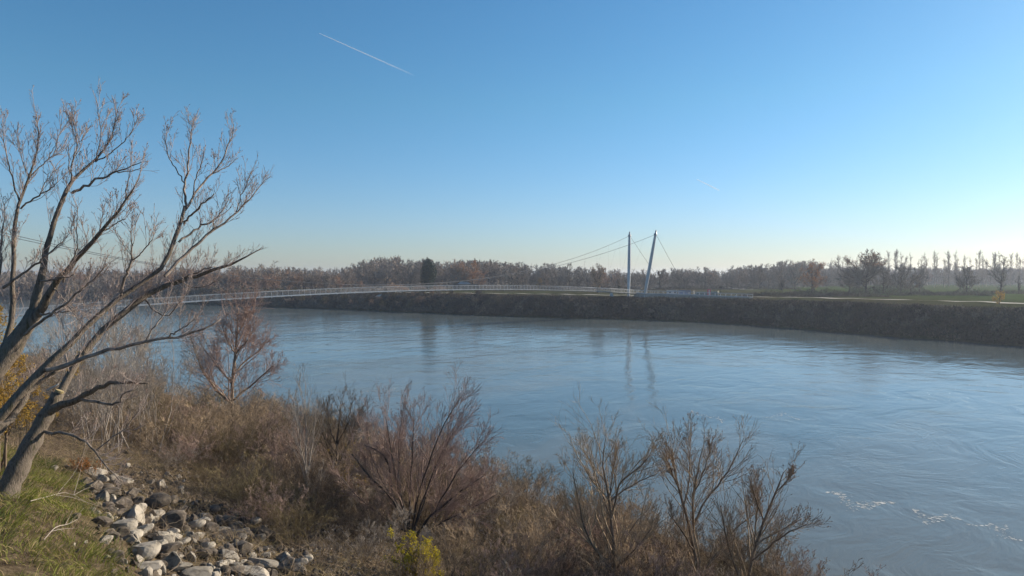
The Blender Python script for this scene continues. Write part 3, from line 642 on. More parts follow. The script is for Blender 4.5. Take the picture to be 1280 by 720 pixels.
# the big reddish willow-like shrub
near_tree(34, [(519, 694, 0, 8), (512, 670, 0, 7), (505, 640, 0, 5), (495, 600, -0.5, 4), (488, 560, -1, 3), (482, 520, -1, 1)], 35.5, 7, 0.2,
          [[(517, 680, 0, 6), (532, 650, 0.4, 5), (556, 630, 0.8, 4), (580, 610, 1, 3), (604, 595, 1.2, 1.2)],
           [(514, 672, 0, 5), (520, 630, -1, 4), (535, 580, -1.5, 3.2), (552, 535, -1.8, 2.4), (575, 497, -2, 1.2)],
           [(510, 660, 0, 6), (490, 622, -0.8, 5), (465, 600, -1.2, 4.5), (440, 568, -1.4, 3)],
           [(490, 620, -0.8, 4), (487, 580, -0.5, 4), (478, 565, -0.4, 3.5), (455, 556, -0.2, 1.5)],
           [(512, 670, 0, 4.5), (512, 620, 0.5, 4), (515, 570, 1, 3), (517, 520, 1.2, 1.2)],
           [(515, 670, 0, 4.5), (530, 620, 0.5, 3.6), (548, 575, 0.8, 2.6), (570, 535, 1, 1.2)],
           [(517, 675, 0, 4.5), (545, 635, -0.8, 3.6), (572, 590, -1, 2.6), (600, 555, -1.2, 1.2)],
           [(510, 660, 0, 4.5), (500, 615, 0.9, 3.6), (498, 560, 1.2, 2.6), (503, 512, 1.4, 1.2)],
           [(505, 645, 0, 4), (480, 605, 0.9, 3.2), (462, 565, 1.2, 2.2), (458, 525, 1.4, 1.2)],
           [(519, 680, 0, 4), (555, 650, 0.5, 3.2), (590, 635, 0.8, 2.2), (622, 618, 1, 1.2)],
           [(515, 670, 0, 4), (540, 600, 1.5, 3.2), (560, 550, 2, 2.2), (585, 520, 2.4, 1.2)],
           [(508, 665, 0, 4), (470, 640, 0.5, 3.2), (440, 615, 0.8, 2.2), (425, 595, 1, 1.2)]],
          'large spreading shrub with reddish twigs in front of the river, above the yellow bush', name='shrub', cat='shrub', m1='stem_dark', m2='twig_red', k=(8, 6, 5), rmin=0.0046, up=0.04, ang=25, lr=0.36, tl=0.6)
near_tree(35, [(772, 800, 0, 10), (770, 740, 0, 9), (768, 700, 0, 8), (764, 660, 0.2, 6.5), (762, 620, 0.4, 5), (752, 585, 0.5, 3), (757, 545, 0.5, 1.3)], 30.5, 8, 0.2,
          [[(766, 640, 0, 4), (775, 600, -0.6, 3.6), (800, 585, -0.8, 3), (812, 570, -1, 1.2)],
           [(764, 625, 0, 4), (780, 612, 0.5, 3.2), (800, 600, 0.8, 2.4), (822, 592, 1, 1.2)],
           [(764, 650, 0.2, 4), (750, 610, 0.8, 3.4), (738, 575, 1, 2.6), (728, 560, 1.2, 1)],
           [(770, 720, 0, 5), (745, 690, -0.5, 4.4), (728, 655, -0.8, 4), (722, 620, -1, 3), (716, 590, -1, 1.2)],
           [(762, 620, 0.4, 3), (766, 590, 0.2, 2.4), (772, 560, 0, 1.2)],
           [(768, 700, 0, 4), (790, 660, 0.5, 3), (806, 640, 0.9, 1.6)],
           [(770, 710, 0, 4), (790, 690, -0.6, 3.2), (815, 660, -0.9, 1.8)]],
          'bare tree in the bottom foreground, left of the two with rust-coloured buds', m2='twig_brown', k=(6, 5, 5), rmin=0.0042, up=0.22, lr=0.5)
near_tree(36, [(885, 800, 0, 9), (878, 740, 0, 8), (868, 690, 0, 7), (860, 650, 0.2, 6), (850, 615, 0.4, 5), (842, 585, 0.5, 3.5), (838, 560, 0.5, 1.5)], 31, 8, 0.2,
          [[(867, 660, 0, 4.5), (866, 620, -0.5, 4), (872, 590, -0.6, 3), (878, 560, -0.7, 1.2)],
           [(866, 655, 0, 4.5), (882, 625, 0.5, 4), (900, 605, 0.9, 3.4), (915, 580, 1, 2.6), (930, 548, 1.2, 1.2)],
           [(856, 630, 0.3, 3.6), (862, 600, 0.9, 3), (862, 570, 1, 2), (864, 536, 1, 1)],
           [(866, 620, -0.5, 2.8), (880, 590, -1, 2.2), (890, 555, -1.2, 1)],
           [(875, 720, 0, 4.5), (905, 680, 0.6, 3.8), (925, 655, 1, 3), (940, 645, 1.3, 1.4)],
           [(868, 690, 0, 3.6), (850, 660, -0.6, 3), (835, 640, -0.9, 1.5)],
           [(850, 615, 0.4, 3), (840, 590, -0.5, 2.4), (832, 570, -0.7, 1)]],
          'bare budding tree in the bottom foreground, tallest between its two neighbours', k=(6, 5, 4), m1='stem_brown', m2='twig_brown', rmin=0.0042, up=0.25, buds=0.5, lr=0.42)
near_tree(37, [(925, 800, 0, 9), (930, 740, 0, 8), (938, 705, 0, 7), (945, 680, 0.2, 6), (955, 650, 0.4, 5), (970, 615, 0.5, 4), (980, 590, 0.5, 2)], 30, 7, 0.2,
          [[(940, 700, 0, 4), (965, 680, -0.6, 3.6), (985, 665, -0.8, 3), (1010, 655, -1, 1.4)],
           [(945, 680, 0, 4), (965, 668, 0.5, 3.2), (985, 658, 0.8, 2.4), (1003, 648, 1, 1.2)],
           [(943, 690, 0.2, 4), (945, 655, 0.8, 3.4), (948, 620, 1, 2.6), (950, 600, 1.2, 1)],
           [(930, 740, 0, 5), (915, 700, -0.5, 4), (905, 660, -0.8, 3), (900, 630, -1, 1.5)],
           [(955, 650, 0.4, 3), (945, 625, 0.2, 2.4), (938, 600, 0, 1.2)],
           [(970, 615, 0.4, 2.4), (985, 600, 0.2, 2), (994, 588, 0, 1)]],
          'rightmost bare budding tree in the bottom foreground, leaning out over the water', k=(6, 5, 4), m1='stem_brown', m2='twig_brown', rmin=0.0042, up=0.2, buds=0.5, lr=0.42)
print('near trees', round(time.time() - T0, 1))

# leafy ones: yellow bush at the bottom, amber tree behind the left trunks
def leafy(name, loc, h, k, lean, leafmat, nleaf, size, label, cat, seed, m1='stem_brown', r=0.03, group=None, sub=(8, 6, 3), rmin=0.004):
    rng = np.random.default_rng(seed)
    g1, g2, (P, a1, a2, a3) = shrub_mesh(rng, k, h, lean, r, sub, 0.5, rmin=rmin)
    pts = a3.reshape(-1, 3); sel = pts[rng.integers(0, len(pts), nleaf)] + rng.normal(0, size * 1.2, (nleaf, 3))
    g2.leaves(sel, size, 1, rng)
    root = empty(name, loc); g1.obj('stems', M[m1], root); g2.obj('foliage', [M['twig_olive'], M[leafmat]], root)
    return tag(root, label, cat, group)
leafy('yellow_bush', hit(524, 745), 2.1, 12, 7, 'leaf_yellow', 9000, 0.028, 'bright yellow leafy bush at the bottom edge under the reddish shrub', 'bush', 41, r=0.014)
leafy('amber_tree', onground(-2, 27), 6.4, 7, 14, 'leaf_amber', 14000, 0.035, 'amber-leaved small tree behind the old trunks at the left edge', 'tree', 42, r=0.05)
leafy('rust_bush', hit(108, 592), 1.0, 9, 22, 'leaf_rust', 1500, 0.03, 'low rust-coloured bush beside the topmost pale boulder', 'bush', 43, r=0.01)
leafy('olive_bush', onground(437, 40), 4.2, 9, 14, 'leaf_amber', 700, 0.035, 'olive-stemmed bush glowing behind the small dark tree', 'bush', 44, r=0.02)

# pale, upright, leafless bushes behind the old trees
for i, (px, D, h, lab) in enumerate([(128, 42, 9.0, 'tall pale twiggy bush rising behind the crossing limbs of the old trees'),
                                     (176, 47, 9.0, 'pale grey twiggy bush before the river, right of the old trunk'),
                                     (95, 52, 9.0, 'pale twiggy bush seen low between the two old trunks')]):
    rng = np.random.default_rng(50 + i)
    g1, g2, _ = shrub_mesh(rng, 14, h, 17, 0.03, (10, 7, 5), 0.55, up=0.25, ang=28, rmin=0.0065, spread=0.7, wob=0.12)
    make_plant('pale_shrub', g1, g2, M['twig_pale'], M['twig_pale'], onground(px, D), 0, lab, 'shrub', parts=('stems', 'twigs'))

# the thicket on the near bank: shrubs of five kinds, copied
protos = []
kinds = [('brown', 'stem_brown', 'twig_brown', 'leafless brown shrub in the dense thicket on the near bank'),
         ('dark', 'stem_dark', 'stem_brown', 'leafless dark brown shrub in the near-bank thicket'),
         ('olive', 'stem_brown', 'twig_olive', 'leafless olive-tinged shrub in the near-bank thicket'),
         ('red', 'stem_brown', 'twig_red', 'leafless shrub with reddish twigs in the near-bank thicket'),
         ('pale', 'stem_brown', 'twig_pale', 'leafless pale-twigged shrub in the near-bank thicket')]
for i, (kname, m1, m2, lab) in enumerate(kinds):
    for v in range(2):
        rng = np.random.default_rng(60 + i * 2 + v)
        k = 20 if kname != 'pale' else 12
        g1, g2, _ = shrub_mesh(rng, k, 3.4, 22 + 8 * v, 0.018, (8, 6, 4), 0.6, up=0.12, ang=32, rmin=0.0052, spread=0.6, wob=0.13)
        root = make_plant('thicket_shrub', g1, g2, M[m1], M[m2], (0, 0, 0), 0, lab, 'shrub', kname + ' thicket shrubs', parts=('stems', 'twigs'))
        protos.append((i, root, [False]))
rng = np.random.default_rng(77)
cands = []
for tries in range(30000):
    aa_ = rng.uniform(-22, 150) if rng.random() < 0.6 else rng.uniform(-15, 60)
    dd_ = rng.uniform(1.0, 30)
    b_ = dd_ + b0(aa_); x = aa_ * AX[0] + b_ * BX[0]; y = aa_ * AX[1] + b_ * BX[1]
    if y < 21: continue
    px = 640 + x / y * FPX
    if px < -80 or px > 1080: continue
    z = float(near_z(np.array([x]), np.array([y]))[0]); py = 345 + (16 - z) / y * FPX
    # open ground where the photograph shows rocks and grass
    if py > 835: continue
    if px < 285 and dd_ > 17 + 0.0 * px and y < 40 and py > 560 and py > 640 - (px) * 0.22 - 20: continue
    if px < 215 and py > 560: continue
    if abs(px - 426) < 20 and 33 < y < 44: continue
    if abs(px - 515) < 40 and 28 < y < 37: continue
    if dd_ > 22 and y < 60: continue
    sp_ = 1.15 + y * 0.014
    if y > 75: sp_ = 3.2
    if any((x - q[0]) ** 2 + (y - q[1]) ** 2 < sp_ ** 2 for q in cands): continue
    cands.append((x, y, z, px, py, dd_))
    if len(cands) >= 290: break
print('thicket', len(cands))
for (x, y, z, px, py, dd_) in cands:
    pr = [0.40, 0.22, 0.16, 0.16, 0.06] if px < 560 else [0.42, 0.14, 0.14, 0.24, 0.06]
    if px < 230 and y > 40: pr = [0.25, 0.05, 0.1, 0.1, 0.5]
    kk = rng.choice(5, p=pr); c = [p for p in protos if p[0] == kk][rng.integers(2)]
    if not c[2][0]: o = c[1]; c[2][0] = True
    else: o = copy_tree(c[1])
    s = rng.uniform(0.75, 1.35)
    if dd_ < 7: s *= 0.9
    if px > 560: s *= 0.92
    if px > 680: s *= 0.85
    if dd_ > 15 and y < 45: s *= 0.6
    o.location = (x, y, z); o.rotation_euler = (0, 0, rng.uniform(0, 6.28)); o.scale = (s * rng.uniform(0.9, 1.2), s * rng.uniform(0.9, 1.2), s)
for k_, root, used in protos:
    if not used[0]:
        for ch in list(root.children): bpy.data.objects.remove(ch)
        bpy.data.objects.remove(root)

# tangled dead stems, brambles and leaf litter under the shrubs
def scatter_near(n, dlo, dhi, rng, pxlo=-60, pxhi=1080, ylo=20, yhi=90, pymax=760, alo=-25, ahi=80):
    a_ = rng.uniform(alo, ahi, n); d_ = rng.uniform(dlo, dhi, n); b_ = d_ + b0(a_)
    x = a_ * AX[0] + b_ * BX[0]; y = a_ * AX[1] + b_ * BX[1]
    with np.errstate(all='ignore'): px = 640 + x / y * FPX
    z = near_z(x, y); py = 345 + (16 - z) / np.maximum(y, 1) * FPX
    ok = (y > ylo) & (y < yhi) & (px > pxlo) & (px < pxhi) & (py < pymax + 40)
    return x[ok], y[ok], z[ok], px[ok], py[ok], d_[ok]
rng = np.random.default_rng(88)
x, y, z, px, py, dd_ = scatter_near(150000, 0.8, 30, rng)
openrock = (px < 385) & (py > 575 + np.clip(px - 150, 0, 300) * 0.12) & (y < 34)
keep = (~openrock) | (rng.random(len(x)) < 0.38); keep &= ~((px < 110) & (py > 600))
x, y, z = x[keep], y[keep], z[keep]; n = len(x)
keep2 = rng.random(n) < 0.55; x, y, z = x[keep2], y[keep2], z[keep2]; n = len(x)
P = np.zeros((n, 4, 3)); P[:, 0] = np.stack([x, y, z - 0.02], 1)
dr = nrm(rng.normal(size=(n, 3)) * np.array([1, 1, 0.4]) + np.array([0, 0, 0.75])); Ls = rng.uniform(0.35, 1.5, n)[:, None] / 3
for j in range(1, 4):
    P[:, j] = P[:, j - 1] + dr * Ls; dr = nrm(dr + rng.normal(0, 0.3, (n, 3)) - np.array([0, 0, 0.14]))
Rr = np.tile(np.array([0.007, 0.006, 0.005, 0.003]), (n, 1)) * rng.uniform(0.7, 1.3, (n, 1))
g = Geo(); mk = rng.random(n)
for lo, hi, mi in ((0, .5, 0), (.5, .8, 1), (.8, 1, 2)):
    q = (mk >= lo) & (mk < hi); g.tubes(P[q], Rr[q], 3, mi)
sel = rng.random(n) < 0.35
g.leaves(P[sel, 1] + rng.normal(0, 0.08, (sel.sum(), 3)), 0.028, 3, rng)
tag(g.obj('undergrowth', [M['stem_brown'], M['twig_brown'], M['grass_dry'], M['leaf_dead']]), 'tangle of dead brown stems and leaf litter covering the near bank under the shrubs', 'undergrowth', kind='stuff')
print('undergrowth', n, round(time.time() - T0, 1))

# ------------------------------------------------------------------ green grass at the lower left and dry tufts
def blades(name, n, inside, mats, hgt, rng, label, wid=0.006, lean=0.5):
    x, y, z, px, py, dd_ = scatter_near(n, 12, 42, rng, pxlo=-90, pxhi=460, ylo=13, yhi=48, pymax=900, alo=-20, ahi=40)
    q = inside(px, py, x, y, rng); x, y, z = x[q], y[q], z[q]; m = len(x)
    tuft = 0.55 + 0.45 * wobble(x, y, 1.1, 4)
    P = np.zeros((m, 4, 3)); P[:, 0] = np.stack([x, y, z - 0.02], 1)
    az = wobble(x, y, 1.6, 7) * 3 + rng.normal(0, 0.7, m)
    dr = nrm(np.stack([np.cos(az) * lean, np.sin(az) * lean, np.ones(m)], 1) + rng.normal(0, 0.2, (m, 3)))
    Ls = (hgt * rng.uniform(0.5, 1.2, m) * (0.45 + 0.9 * np.clip(tuft, 0, 1.2)))[:, None] / 3
    for j in range(1, 4):
        P[:, j] = P[:, j - 1] + dr * Ls; dr = nrm(dr + np.stack([np.cos(az), np.sin(az), -np.ones(m)], 1) * 0.28)
    Rr = np.tile(np.array([1, 0.9, 0.6, 0.15]) * wid, (m, 1))
    g = Geo(); k = rng.random(m)
    nm = len(mats)
    for i in range(nm): g.ribbons(P[(k >= i / nm) & (k < (i + 1) / nm)], Rr[(k >= i / nm) & (k < (i + 1) / nm)], i, rng)
    return tag(g.obj(name, mats), label, 'grass', kind='stuff')
def in_green(px, py, x, y, rng):
    edge = 150 + 25 * wobble(x, y, 3.0) - np.clip(700 - py, 0, 300) * 0.62
    return (px < edge + rng.normal(0, 9, len(px))) & (wobble(x, y, 2.2, 9) > -0.55) & (rng.random(len(px)) < 0.9)
def in_dry(px, py, x, y, rng):
    return ((wobble(x, y, 2.4, 2) > 0.45) | ((px < 190 - np.clip(700 - py, 0, 300) * 0.5) & (px > 60) & (wobble(x, y, 1.3, 5) > 0.0)) | ((np.abs(px - 250) < 28) & (np.abs(py - 690) < 22))) & (py > 560) & (px > 40) & (rng.random(len(px)) < 0.8)
blades('green_grass', 420000, in_green, [M['grass'], M['grass'], M['grass'], M['grass_dry']], 0.42, np.random.default_rng(90), 'long green and yellowing grass on the slope at the lower left', 0.007)
blades('dry_grass', 110000, in_dry, [M['grass_dry']], 0.40, np.random.default_rng(91), 'tufts of straw-coloured grass between the boulders', 0.005)
print('grass', round(time.time() - T0, 1))

# ------------------------------------------------------------------ boulders
def rock_mesh(seed, mat_):
    rng = np.random.default_rng(seed)
    import bmesh
    bm = bmesh.new(); bmesh.ops.create_icosphere(bm, subdivisions=3, radius=1.0)
    V = np.array([v.co[:] for v in bm.verts]); 
    # cut by random planes: angular quarry stone
    for k in range(9):
        nn = nrm(rng.normal(size=3)); dd = rng.uniform(0.42, 0.78)
        t = V @ nn; over = t > dd; V[over] -= np.outer(t[over] - dd, nn)
    V += 0.02 * np.stack([wobble(V[:, 0] + i * 3, V[:, 1] + V[:, 2], 0.9, i) for i in range(3)], 1)
    for v, c in zip(bm.verts, V): v.co = c
    me = bpy.data.meshes.new('boulder'); bm.to_mesh(me); bm.free(); me.materials.append(mat_)
    return me
rocks_pale = [rock_mesh(100 + i, M['rock']) for i in range(7)]
rocks_dark = [rock_mesh(120 + i, M['rock_dark']) for i in range(5)]
rng = np.random.default_rng(99)
def rock(px, py, w_, h_, label, group=None, dark=False, deep=0.25):
    p = hit(px, py + h_ * 0.35); D = p[1]
    me = (rocks_dark if dark else rocks_pale)[rng.integers(5)]
    o = bpy.data.objects.new('boulder', me); COL.objects.link(o)
    sx = w_ / FPX * D / 2 * 1.6; sz = h_ / FPX * D / 2 * 1.6; sy = (sx + sz) / 2 * rng.uniform(0.8, 1.15)
    o.scale = (sx, sy, sz); o.location = (p[0], p[1], p[2] + sz * (0.62 - deep)); o.rotation_euler = (rng.uniform(-0.3, 0.3), rng.uniform(-0.3, 0.3), rng.uniform(-0.6, 0.6))
    return tag(o, label, 'boulder', group)
def zz(x, y): return 90 + x / 4.267, 570 + y / 4.267
hand = [
 (135, 92, 95, 58, 'pale sunlit boulder highest up the slope, beside the rust-coloured bush', 0),
 (175, 225, 60, 50, 'small cream boulder under the topmost grey slab', 0), (205, 195, 80, 38, 'flat reddish-brown slab leaning on two boulders', 1),
 (105, 170, 80, 70, 'weathered grey boulder half sunk at the edge of the grass', 1), (240, 265, 120, 75, 'broad brown boulder with a flat lit top, above the split pale one', 1),
 (310, 210, 60, 62, 'tan upright boulder at the foot of the brush', 1), (450, 245, 105, 65, 'wide grey-tan boulder backed by the thicket', 1),
 (340, 325, 110, 88, 'large boulder split into a black shaded side and a bright right face', 0), (415, 345, 55, 60, 'narrow white boulder just right of the split one', 0),
 (180, 325, 85, 38, 'long low pale boulder nearest the green grass', 0), (265, 370, 100, 65, 'rounded boulder with a bright right shoulder below the long low one', 0),
 (238, 405, 36, 36, 'small square white stone beside the grass', 0), (370, 395, 85, 45, 'flat cream boulder in the middle of the rock pile', 0),
 (545, 365, 105, 100, 'tallest dark boulder with a sunlit white edge', 1), (655, 365, 78, 46, 'rounded white boulder standing alone right of the tallest dark one', 0),
 (480, 450, 80, 62, 'tan boulder between the flat cream one and the leaning dark slab', 0), (385, 500, 112, 85, 'biggest cream boulder, lying low near the grass', 0),
 (505, 505, 125, 60, 'leaning dark slab tilted up to the right', 1), (545, 560, 80, 85, 'white pointed boulder under the leaning dark slab', 0),
 (310, 440, 90, 36, 'thin pale slab behind the biggest cream boulder', 0), (560, 430, 60, 42, 'small tan stone at the foot of the tallest dark boulder', 0),
 (820, 420, 150, 36, 'long flat brown slab below the thicket', 1), (830, 355, 90, 55, 'dark boulder with a thin lit rim at the brush edge', 1),
 (720, 480, 60, 46, 'pale stone left of the dry grass tuft', 0), (900, 490, 110, 75, 'dark upright boulder right of the dry grass', 1),
 (820, 530, 80, 55, 'grey-tan boulder beneath the dark upright one', 0), (790, 575, 46, 36, 'small cream stone among rubble at the bottom', 0),
 (1140, 545, 68, 56, 'rounded pale boulder, right end of the rock pile', 0), (1130, 595, 110, 70, 'dark boulder beneath the rounded pale one', 1),
 (1010, 565, 130, 40, 'low tan slab between the bottom boulders', 0), (985, 625, 190, 50, 'wide pale boulder cut by the bottom edge', 0),
 (690, 620, 130, 60, 'grey boulder at the bottom edge, left of the wide pale one', 0), (590, 590, 90, 50, 'tan rubble block right of the white pointed boulder', 0),
 (430, 590, 120, 62, 'lowest cream block beside the grass edge', 0), (860, 610, 90, 44, 'brown-grey block at the bottom edge between two larger ones', 1),
 (640, 440, 60, 40, 'dark stone in the gap behind the dry grass', 1), (1000, 410, 100, 60, 'black shaded boulder under overhanging brush', 1),
 (370, 275, 50, 60, 'tan leaning stone above the split boulder', 0),
]
for (x_, y_, w_, h_, lab, dk) in hand:
    px_, py_ = zz(x_, y_); rock(px_, py_, w_ / 4.267, h_ / 4.267, lab, 'boulders of the riprap slope', bool(dk))
lab_s = 'small rubble stone lying among the boulders of the slope'; lab_b = 'scattered stone half hidden under the brush of the near bank'
cnt = 0
for t in range(4000):
    if cnt >= 250: break
    if rng.random() < 0.72:
        hx, hy = zz(*hand[rng.integers(len(hand))][:2]); px_ = hx + rng.normal(0, 20); py_ = hy + rng.normal(0, 13)
        if px_ < 108: continue
        s_ = rng.uniform(5, 14); lb = lab_s; grp = 'rubble stones'
    else:
        px_ = rng.uniform(60, 480); py_ = rng.uniform(560, 700); s_ = rng.uniform(4, 9); lb = lab_b; grp = 'stones under the brush'
        if px_ < 90 and py_ > 590: continue
    rock(px_, py_, s_ * rng.uniform(0.9, 1.5), s_, lb, grp, rng.random() < 0.5, rng.uniform(0.3, 0.55)); cnt += 1
g = Geo(); src_ = rocks_pale[0]; V0 = np.array([v.co[:] for v in src_.vertices]); 
import bmesh
bm = bmesh.new(); bmesh.ops.create_icosphere(bm, subdivisions=1, radius=1.0); V0 = np.array([v.co[:] for v in bm.verts]); F0 = np.array([[v.index for v in f.verts] for f in bm.faces]); bm.free()
x, y, z, px, py, dd_ = scatter_near(60000, 12, 34, rng, pxlo=95, pxhi=470, ylo=17, yhi=42, pymax=800)
q = (py > 585 + np.clip(px - 200, 0, 300) * 0.10) & (px > 130 + (740 - py) * -0.15 + 6 * wobble(x, y, 2)) & (wobble(x, y, 3, 5) > -0.35); x, y, z = x[q][:5200], y[q][:5200], z[q][:5200]
for i in range(len(x)):
    r_ = 0.03 + 0.11 * rng.random() ** 2.5; A3 = rng.normal(size=(3, 3)) * 0.28 + np.eye(3) * 0.8
    g.add((V0 * rng.uniform(0.7, 1.15, (len(V0), 1))) @ A3 * r_ + [x[i], y[i], z[i] + r_ * 0.3], F0, int(rng.random() < 0.85), False)
tag(g.obj('rubble', [M['rock'], M['rock_dark']]), 'small broken stones filling the gaps between the boulders', 'rubble', kind='stuff')
print('rocks', round(time.time() - T0, 1))

# pale fallen branches lying on the grass
for i, (pts, lab) in enumerate([
    ([(55, 677), (70, 668), (85, 662), (97, 657)], 'bleached forked branch lying on the green grass'),
    ([(38, 634), (60, 625), (82, 619), (95, 622), (110, 632)], 'long pale fallen branch at the upper edge of the grass')]):
    q = []
    for a_, b_ in pts:
        p = hit(a_, b_ + 4); q.append((p[0], p[1], p[2] + 0.22 + 0.1 * math.sin(a_)))
    q = resample(np.array(q), 9); g = Geo(); g.tubes(q, np.linspace(0.014, 0.006, 9), 6, 0)
    s1_, r1_ = branch(q[None], np.full((1, 9), 0.015), 5, 0.2, 0.9, 0.45, 35, np.random.default_rng(i), n=4, up=0.1); g.tubes(s1_, r1_, 4, 0)
    tag(g.obj('fallen_branch', M['twig_pale']), lab, 'branch')

# ------------------------------------------------------------------ footbridge
def bp_at(t): return np.array([49 - 159 * t, 275 - 141 * t])
def deck_z(t): return 11.8 - 14 * (t - 0.43) ** 2
BD = nrm(np.array([-159.0, -141.0])); BN = np.array([-BD[1], BD[0]])     # BN points right/away
if BN[0] < 0: BN = -BN
T1 = 1.09; ts = np.linspace(-0.005, T1, 150)
cpts = np.array([[*bp_at(t), deck_z(t)] for t in ts])
bridge = empty('footbridge', (49, 275, 0)); boff = np.array([49, 275, 0.0])
tag(bridge, 'long grey suspension footbridge with two tilted masts crossing the river', 'footbridge')
W2 = 1.6
def ribbon_solid(c, half, th, m=0, g=None):
    g = g or Geo(); t = np.gradient(c, axis=0); nn = np.stack([-t[:, 1], t[:, 0], 0 * t[:, 0]], 1); nn /= np.linalg.norm(nn, axis=1)[:, None]
    A = c + nn * half; B = c - nn * half; dz = np.array([0, 0, th]); V = np.stack([A, B, B - dz, A - dz], 1)
    n = len(c); i = np.arange(n - 1)[:, None] * 4; k = np.arange(4)[None]; k2 = (k + 1) % 4
    g.add(V, np.stack([i + k, i + k2, i + 4 + k2, i + 4 + k], -1).reshape(-1, 4), m, False)
    return g
g = ribbon_solid(cpts - boff, W2, 0.16)
for t in np.linspace(0, T1, 90):      # cross beams
    p = bp_at(t); g.box((p[0] - boff[0], p[1] - boff[1], deck_z(t) - 0.28), (0.16, 2 * W2 + 0.3, 0.22), math.atan2(BD[1], BD[0]), 0)
g.obj('deck', M['steel_grey'], bridge)
for sgn in (-1, 1):
    g = Geo(); off2 = np.array([BN[0], BN[1], 0]) * (W2 + 0.05) * sgn
    c = cpts + off2 - boff
    g.tubes(c + [0, 0, 1.25], np.full(len(c), 0.042), 5); g.tubes(c + [0, 0, -0.12], np.full(len(c), 0.06), 5)
    for hh in (0.15, 0.37, 0.6, 0.82, 1.03): g.tubes(c + [0, 0, hh], np.full(len(c), 0.012), 3)
    tt = np.arange(0, T1, 1.5 / 212.5)
    PP = []
    for t in tt:
        p = bp_at(t); b_ = np.array([p[0], p[1], deck_z(t)]) + off2 - boff; PP.append([b_ - [0, 0, 0.1], b_ + np.array([*(BN * sgn * 0.10), 1.25])])
    g.tubes(np.array(PP), np.full((len(PP), 2), 0.026), 4)
    g.obj('railing', M['steel_white'], bridge)
# masts
LT, RTp = at(787, 291, 284), at(820, 289, 270.5)
LF = np.array([46.9, 278.2, 7.2]); RF = np.array([51.9, 271.6, 7.2])
def mast(F, Tt):
    g = Geo(); q = np.linspace(0, 1, 14)[:, None]; P = F + (Tt - F) * q
    r = 0.42 + 0.24 * np.sin(np.pi * np.clip(q[:, 0] * 0.95 + 0.05, 0, 1)); r[-1] = 0.3
    g.tubes(P - boff, r, 12); o = g.obj('mast', M['steel_white'], bridge)
    h = Geo(); d = nrm(Tt - F); h.tubes(np.array([Tt - d * 1.6, Tt - d * 0.9]) - boff, np.array([0.62, 0.62]), 10); h.tubes(np.array([Tt - d * 0.1, Tt + d * 0.5]) - boff, np.array([0.36, 0.12]), 8)
    hh = h.obj('cable_collar', M['steel_grey'], o)
    f = Geo(); f.box(F - boff + [0, 0, -0.2], (2.4, 2.4, 1.6), math.atan2(BD[1], BD[0])); f.obj('footing', M['concrete'], bridge)
mast(LF, LT); mast(RF, RTp)
# near masts, mirrored to the other end (outside the frame)
def cable_z(t): return 13.4 + 70.6 * (t - 0.535) ** 2
nt_ = 1.07; pn = bp_at(nt_)
for sgn, hs in ((-1, 1), (1, 1)):
    ft = np.array([*(pn + BN * 4.1 * sgn), 5.2]); tp = np.array([*(pn + BD * 3.5 + BN * 8.0 * sgn), 33.4]); mast(ft, tp)
for Tt, sgn in ((LT, -1), (RTp, 1)):
    far_off = (Tt[:2] - bp_at(0)); lat0 = far_off @ BN; lat1 = 8.0 * (1 if lat0 > 0 else -1)
    q = np.linspace(0.0, 1.0, 60); C = []
    for u in q:
        t = u * 1.07; c = bp_at(t)
        lat = (2.0 + (abs(lat0) - 2.0) * ((0.535 - t) / 0.535) ** 2) * np.sign(lat0)
        lon = (far_off @ BD) * (1 - u) + 3.5 * u
        z = 13.4 + (Tt[2] - 1.2 - 13.4) * ((t - 0.535) / 0.535) ** 2
        C.append([c[0] + BN[0] * lat + BD[0] * lon, c[1] + BN[1] * lat + BD[1] * lon, z])
    C = np.array(C); g = Geo(); g.tubes(C - boff, np.full(60, 0.065), 6); g.obj('main_cable', M['cable'], bridge)
    for u in np.linspace(0.03, 0.95, 30):
        i = u * 59; k = int(i); p = C[k] * (1 - (i - k)) + C[min(59, k + 1)] * (i - k)
        t = u * 1.07; c = bp_at(t); b_ = np.array([c[0] + BN[0] * (W2 + 0.1) * np.sign(lat0), c[1] + BN[1] * (W2 + 0.1) * np.sign(lat0), deck_z(t) - 0.1])
        if p[2] - b_[2] < 0.2: continue
        g = Geo(); g.tubes(np.array([p, b_]) - boff, np.full(2, 0.014), 4); g.obj('hanger', M['cable'], bridge)
for Tt, anc in ((LT, (66.5, 290, 7.3)), (RTp, (70, 271, 7.3))):
    g = Geo(); g.tubes(np.array([Tt - [0, 0, 1.2], np.array(anc)]) - boff, np.full(2, 0.06), 6); g.obj('backstay', M['cable'], bridge)
    g = Geo(); g.box(np.array(anc) - boff, (1.6, 1.6, 1.4), 0.5); g.obj('anchor_block', M['concrete'], bridge)
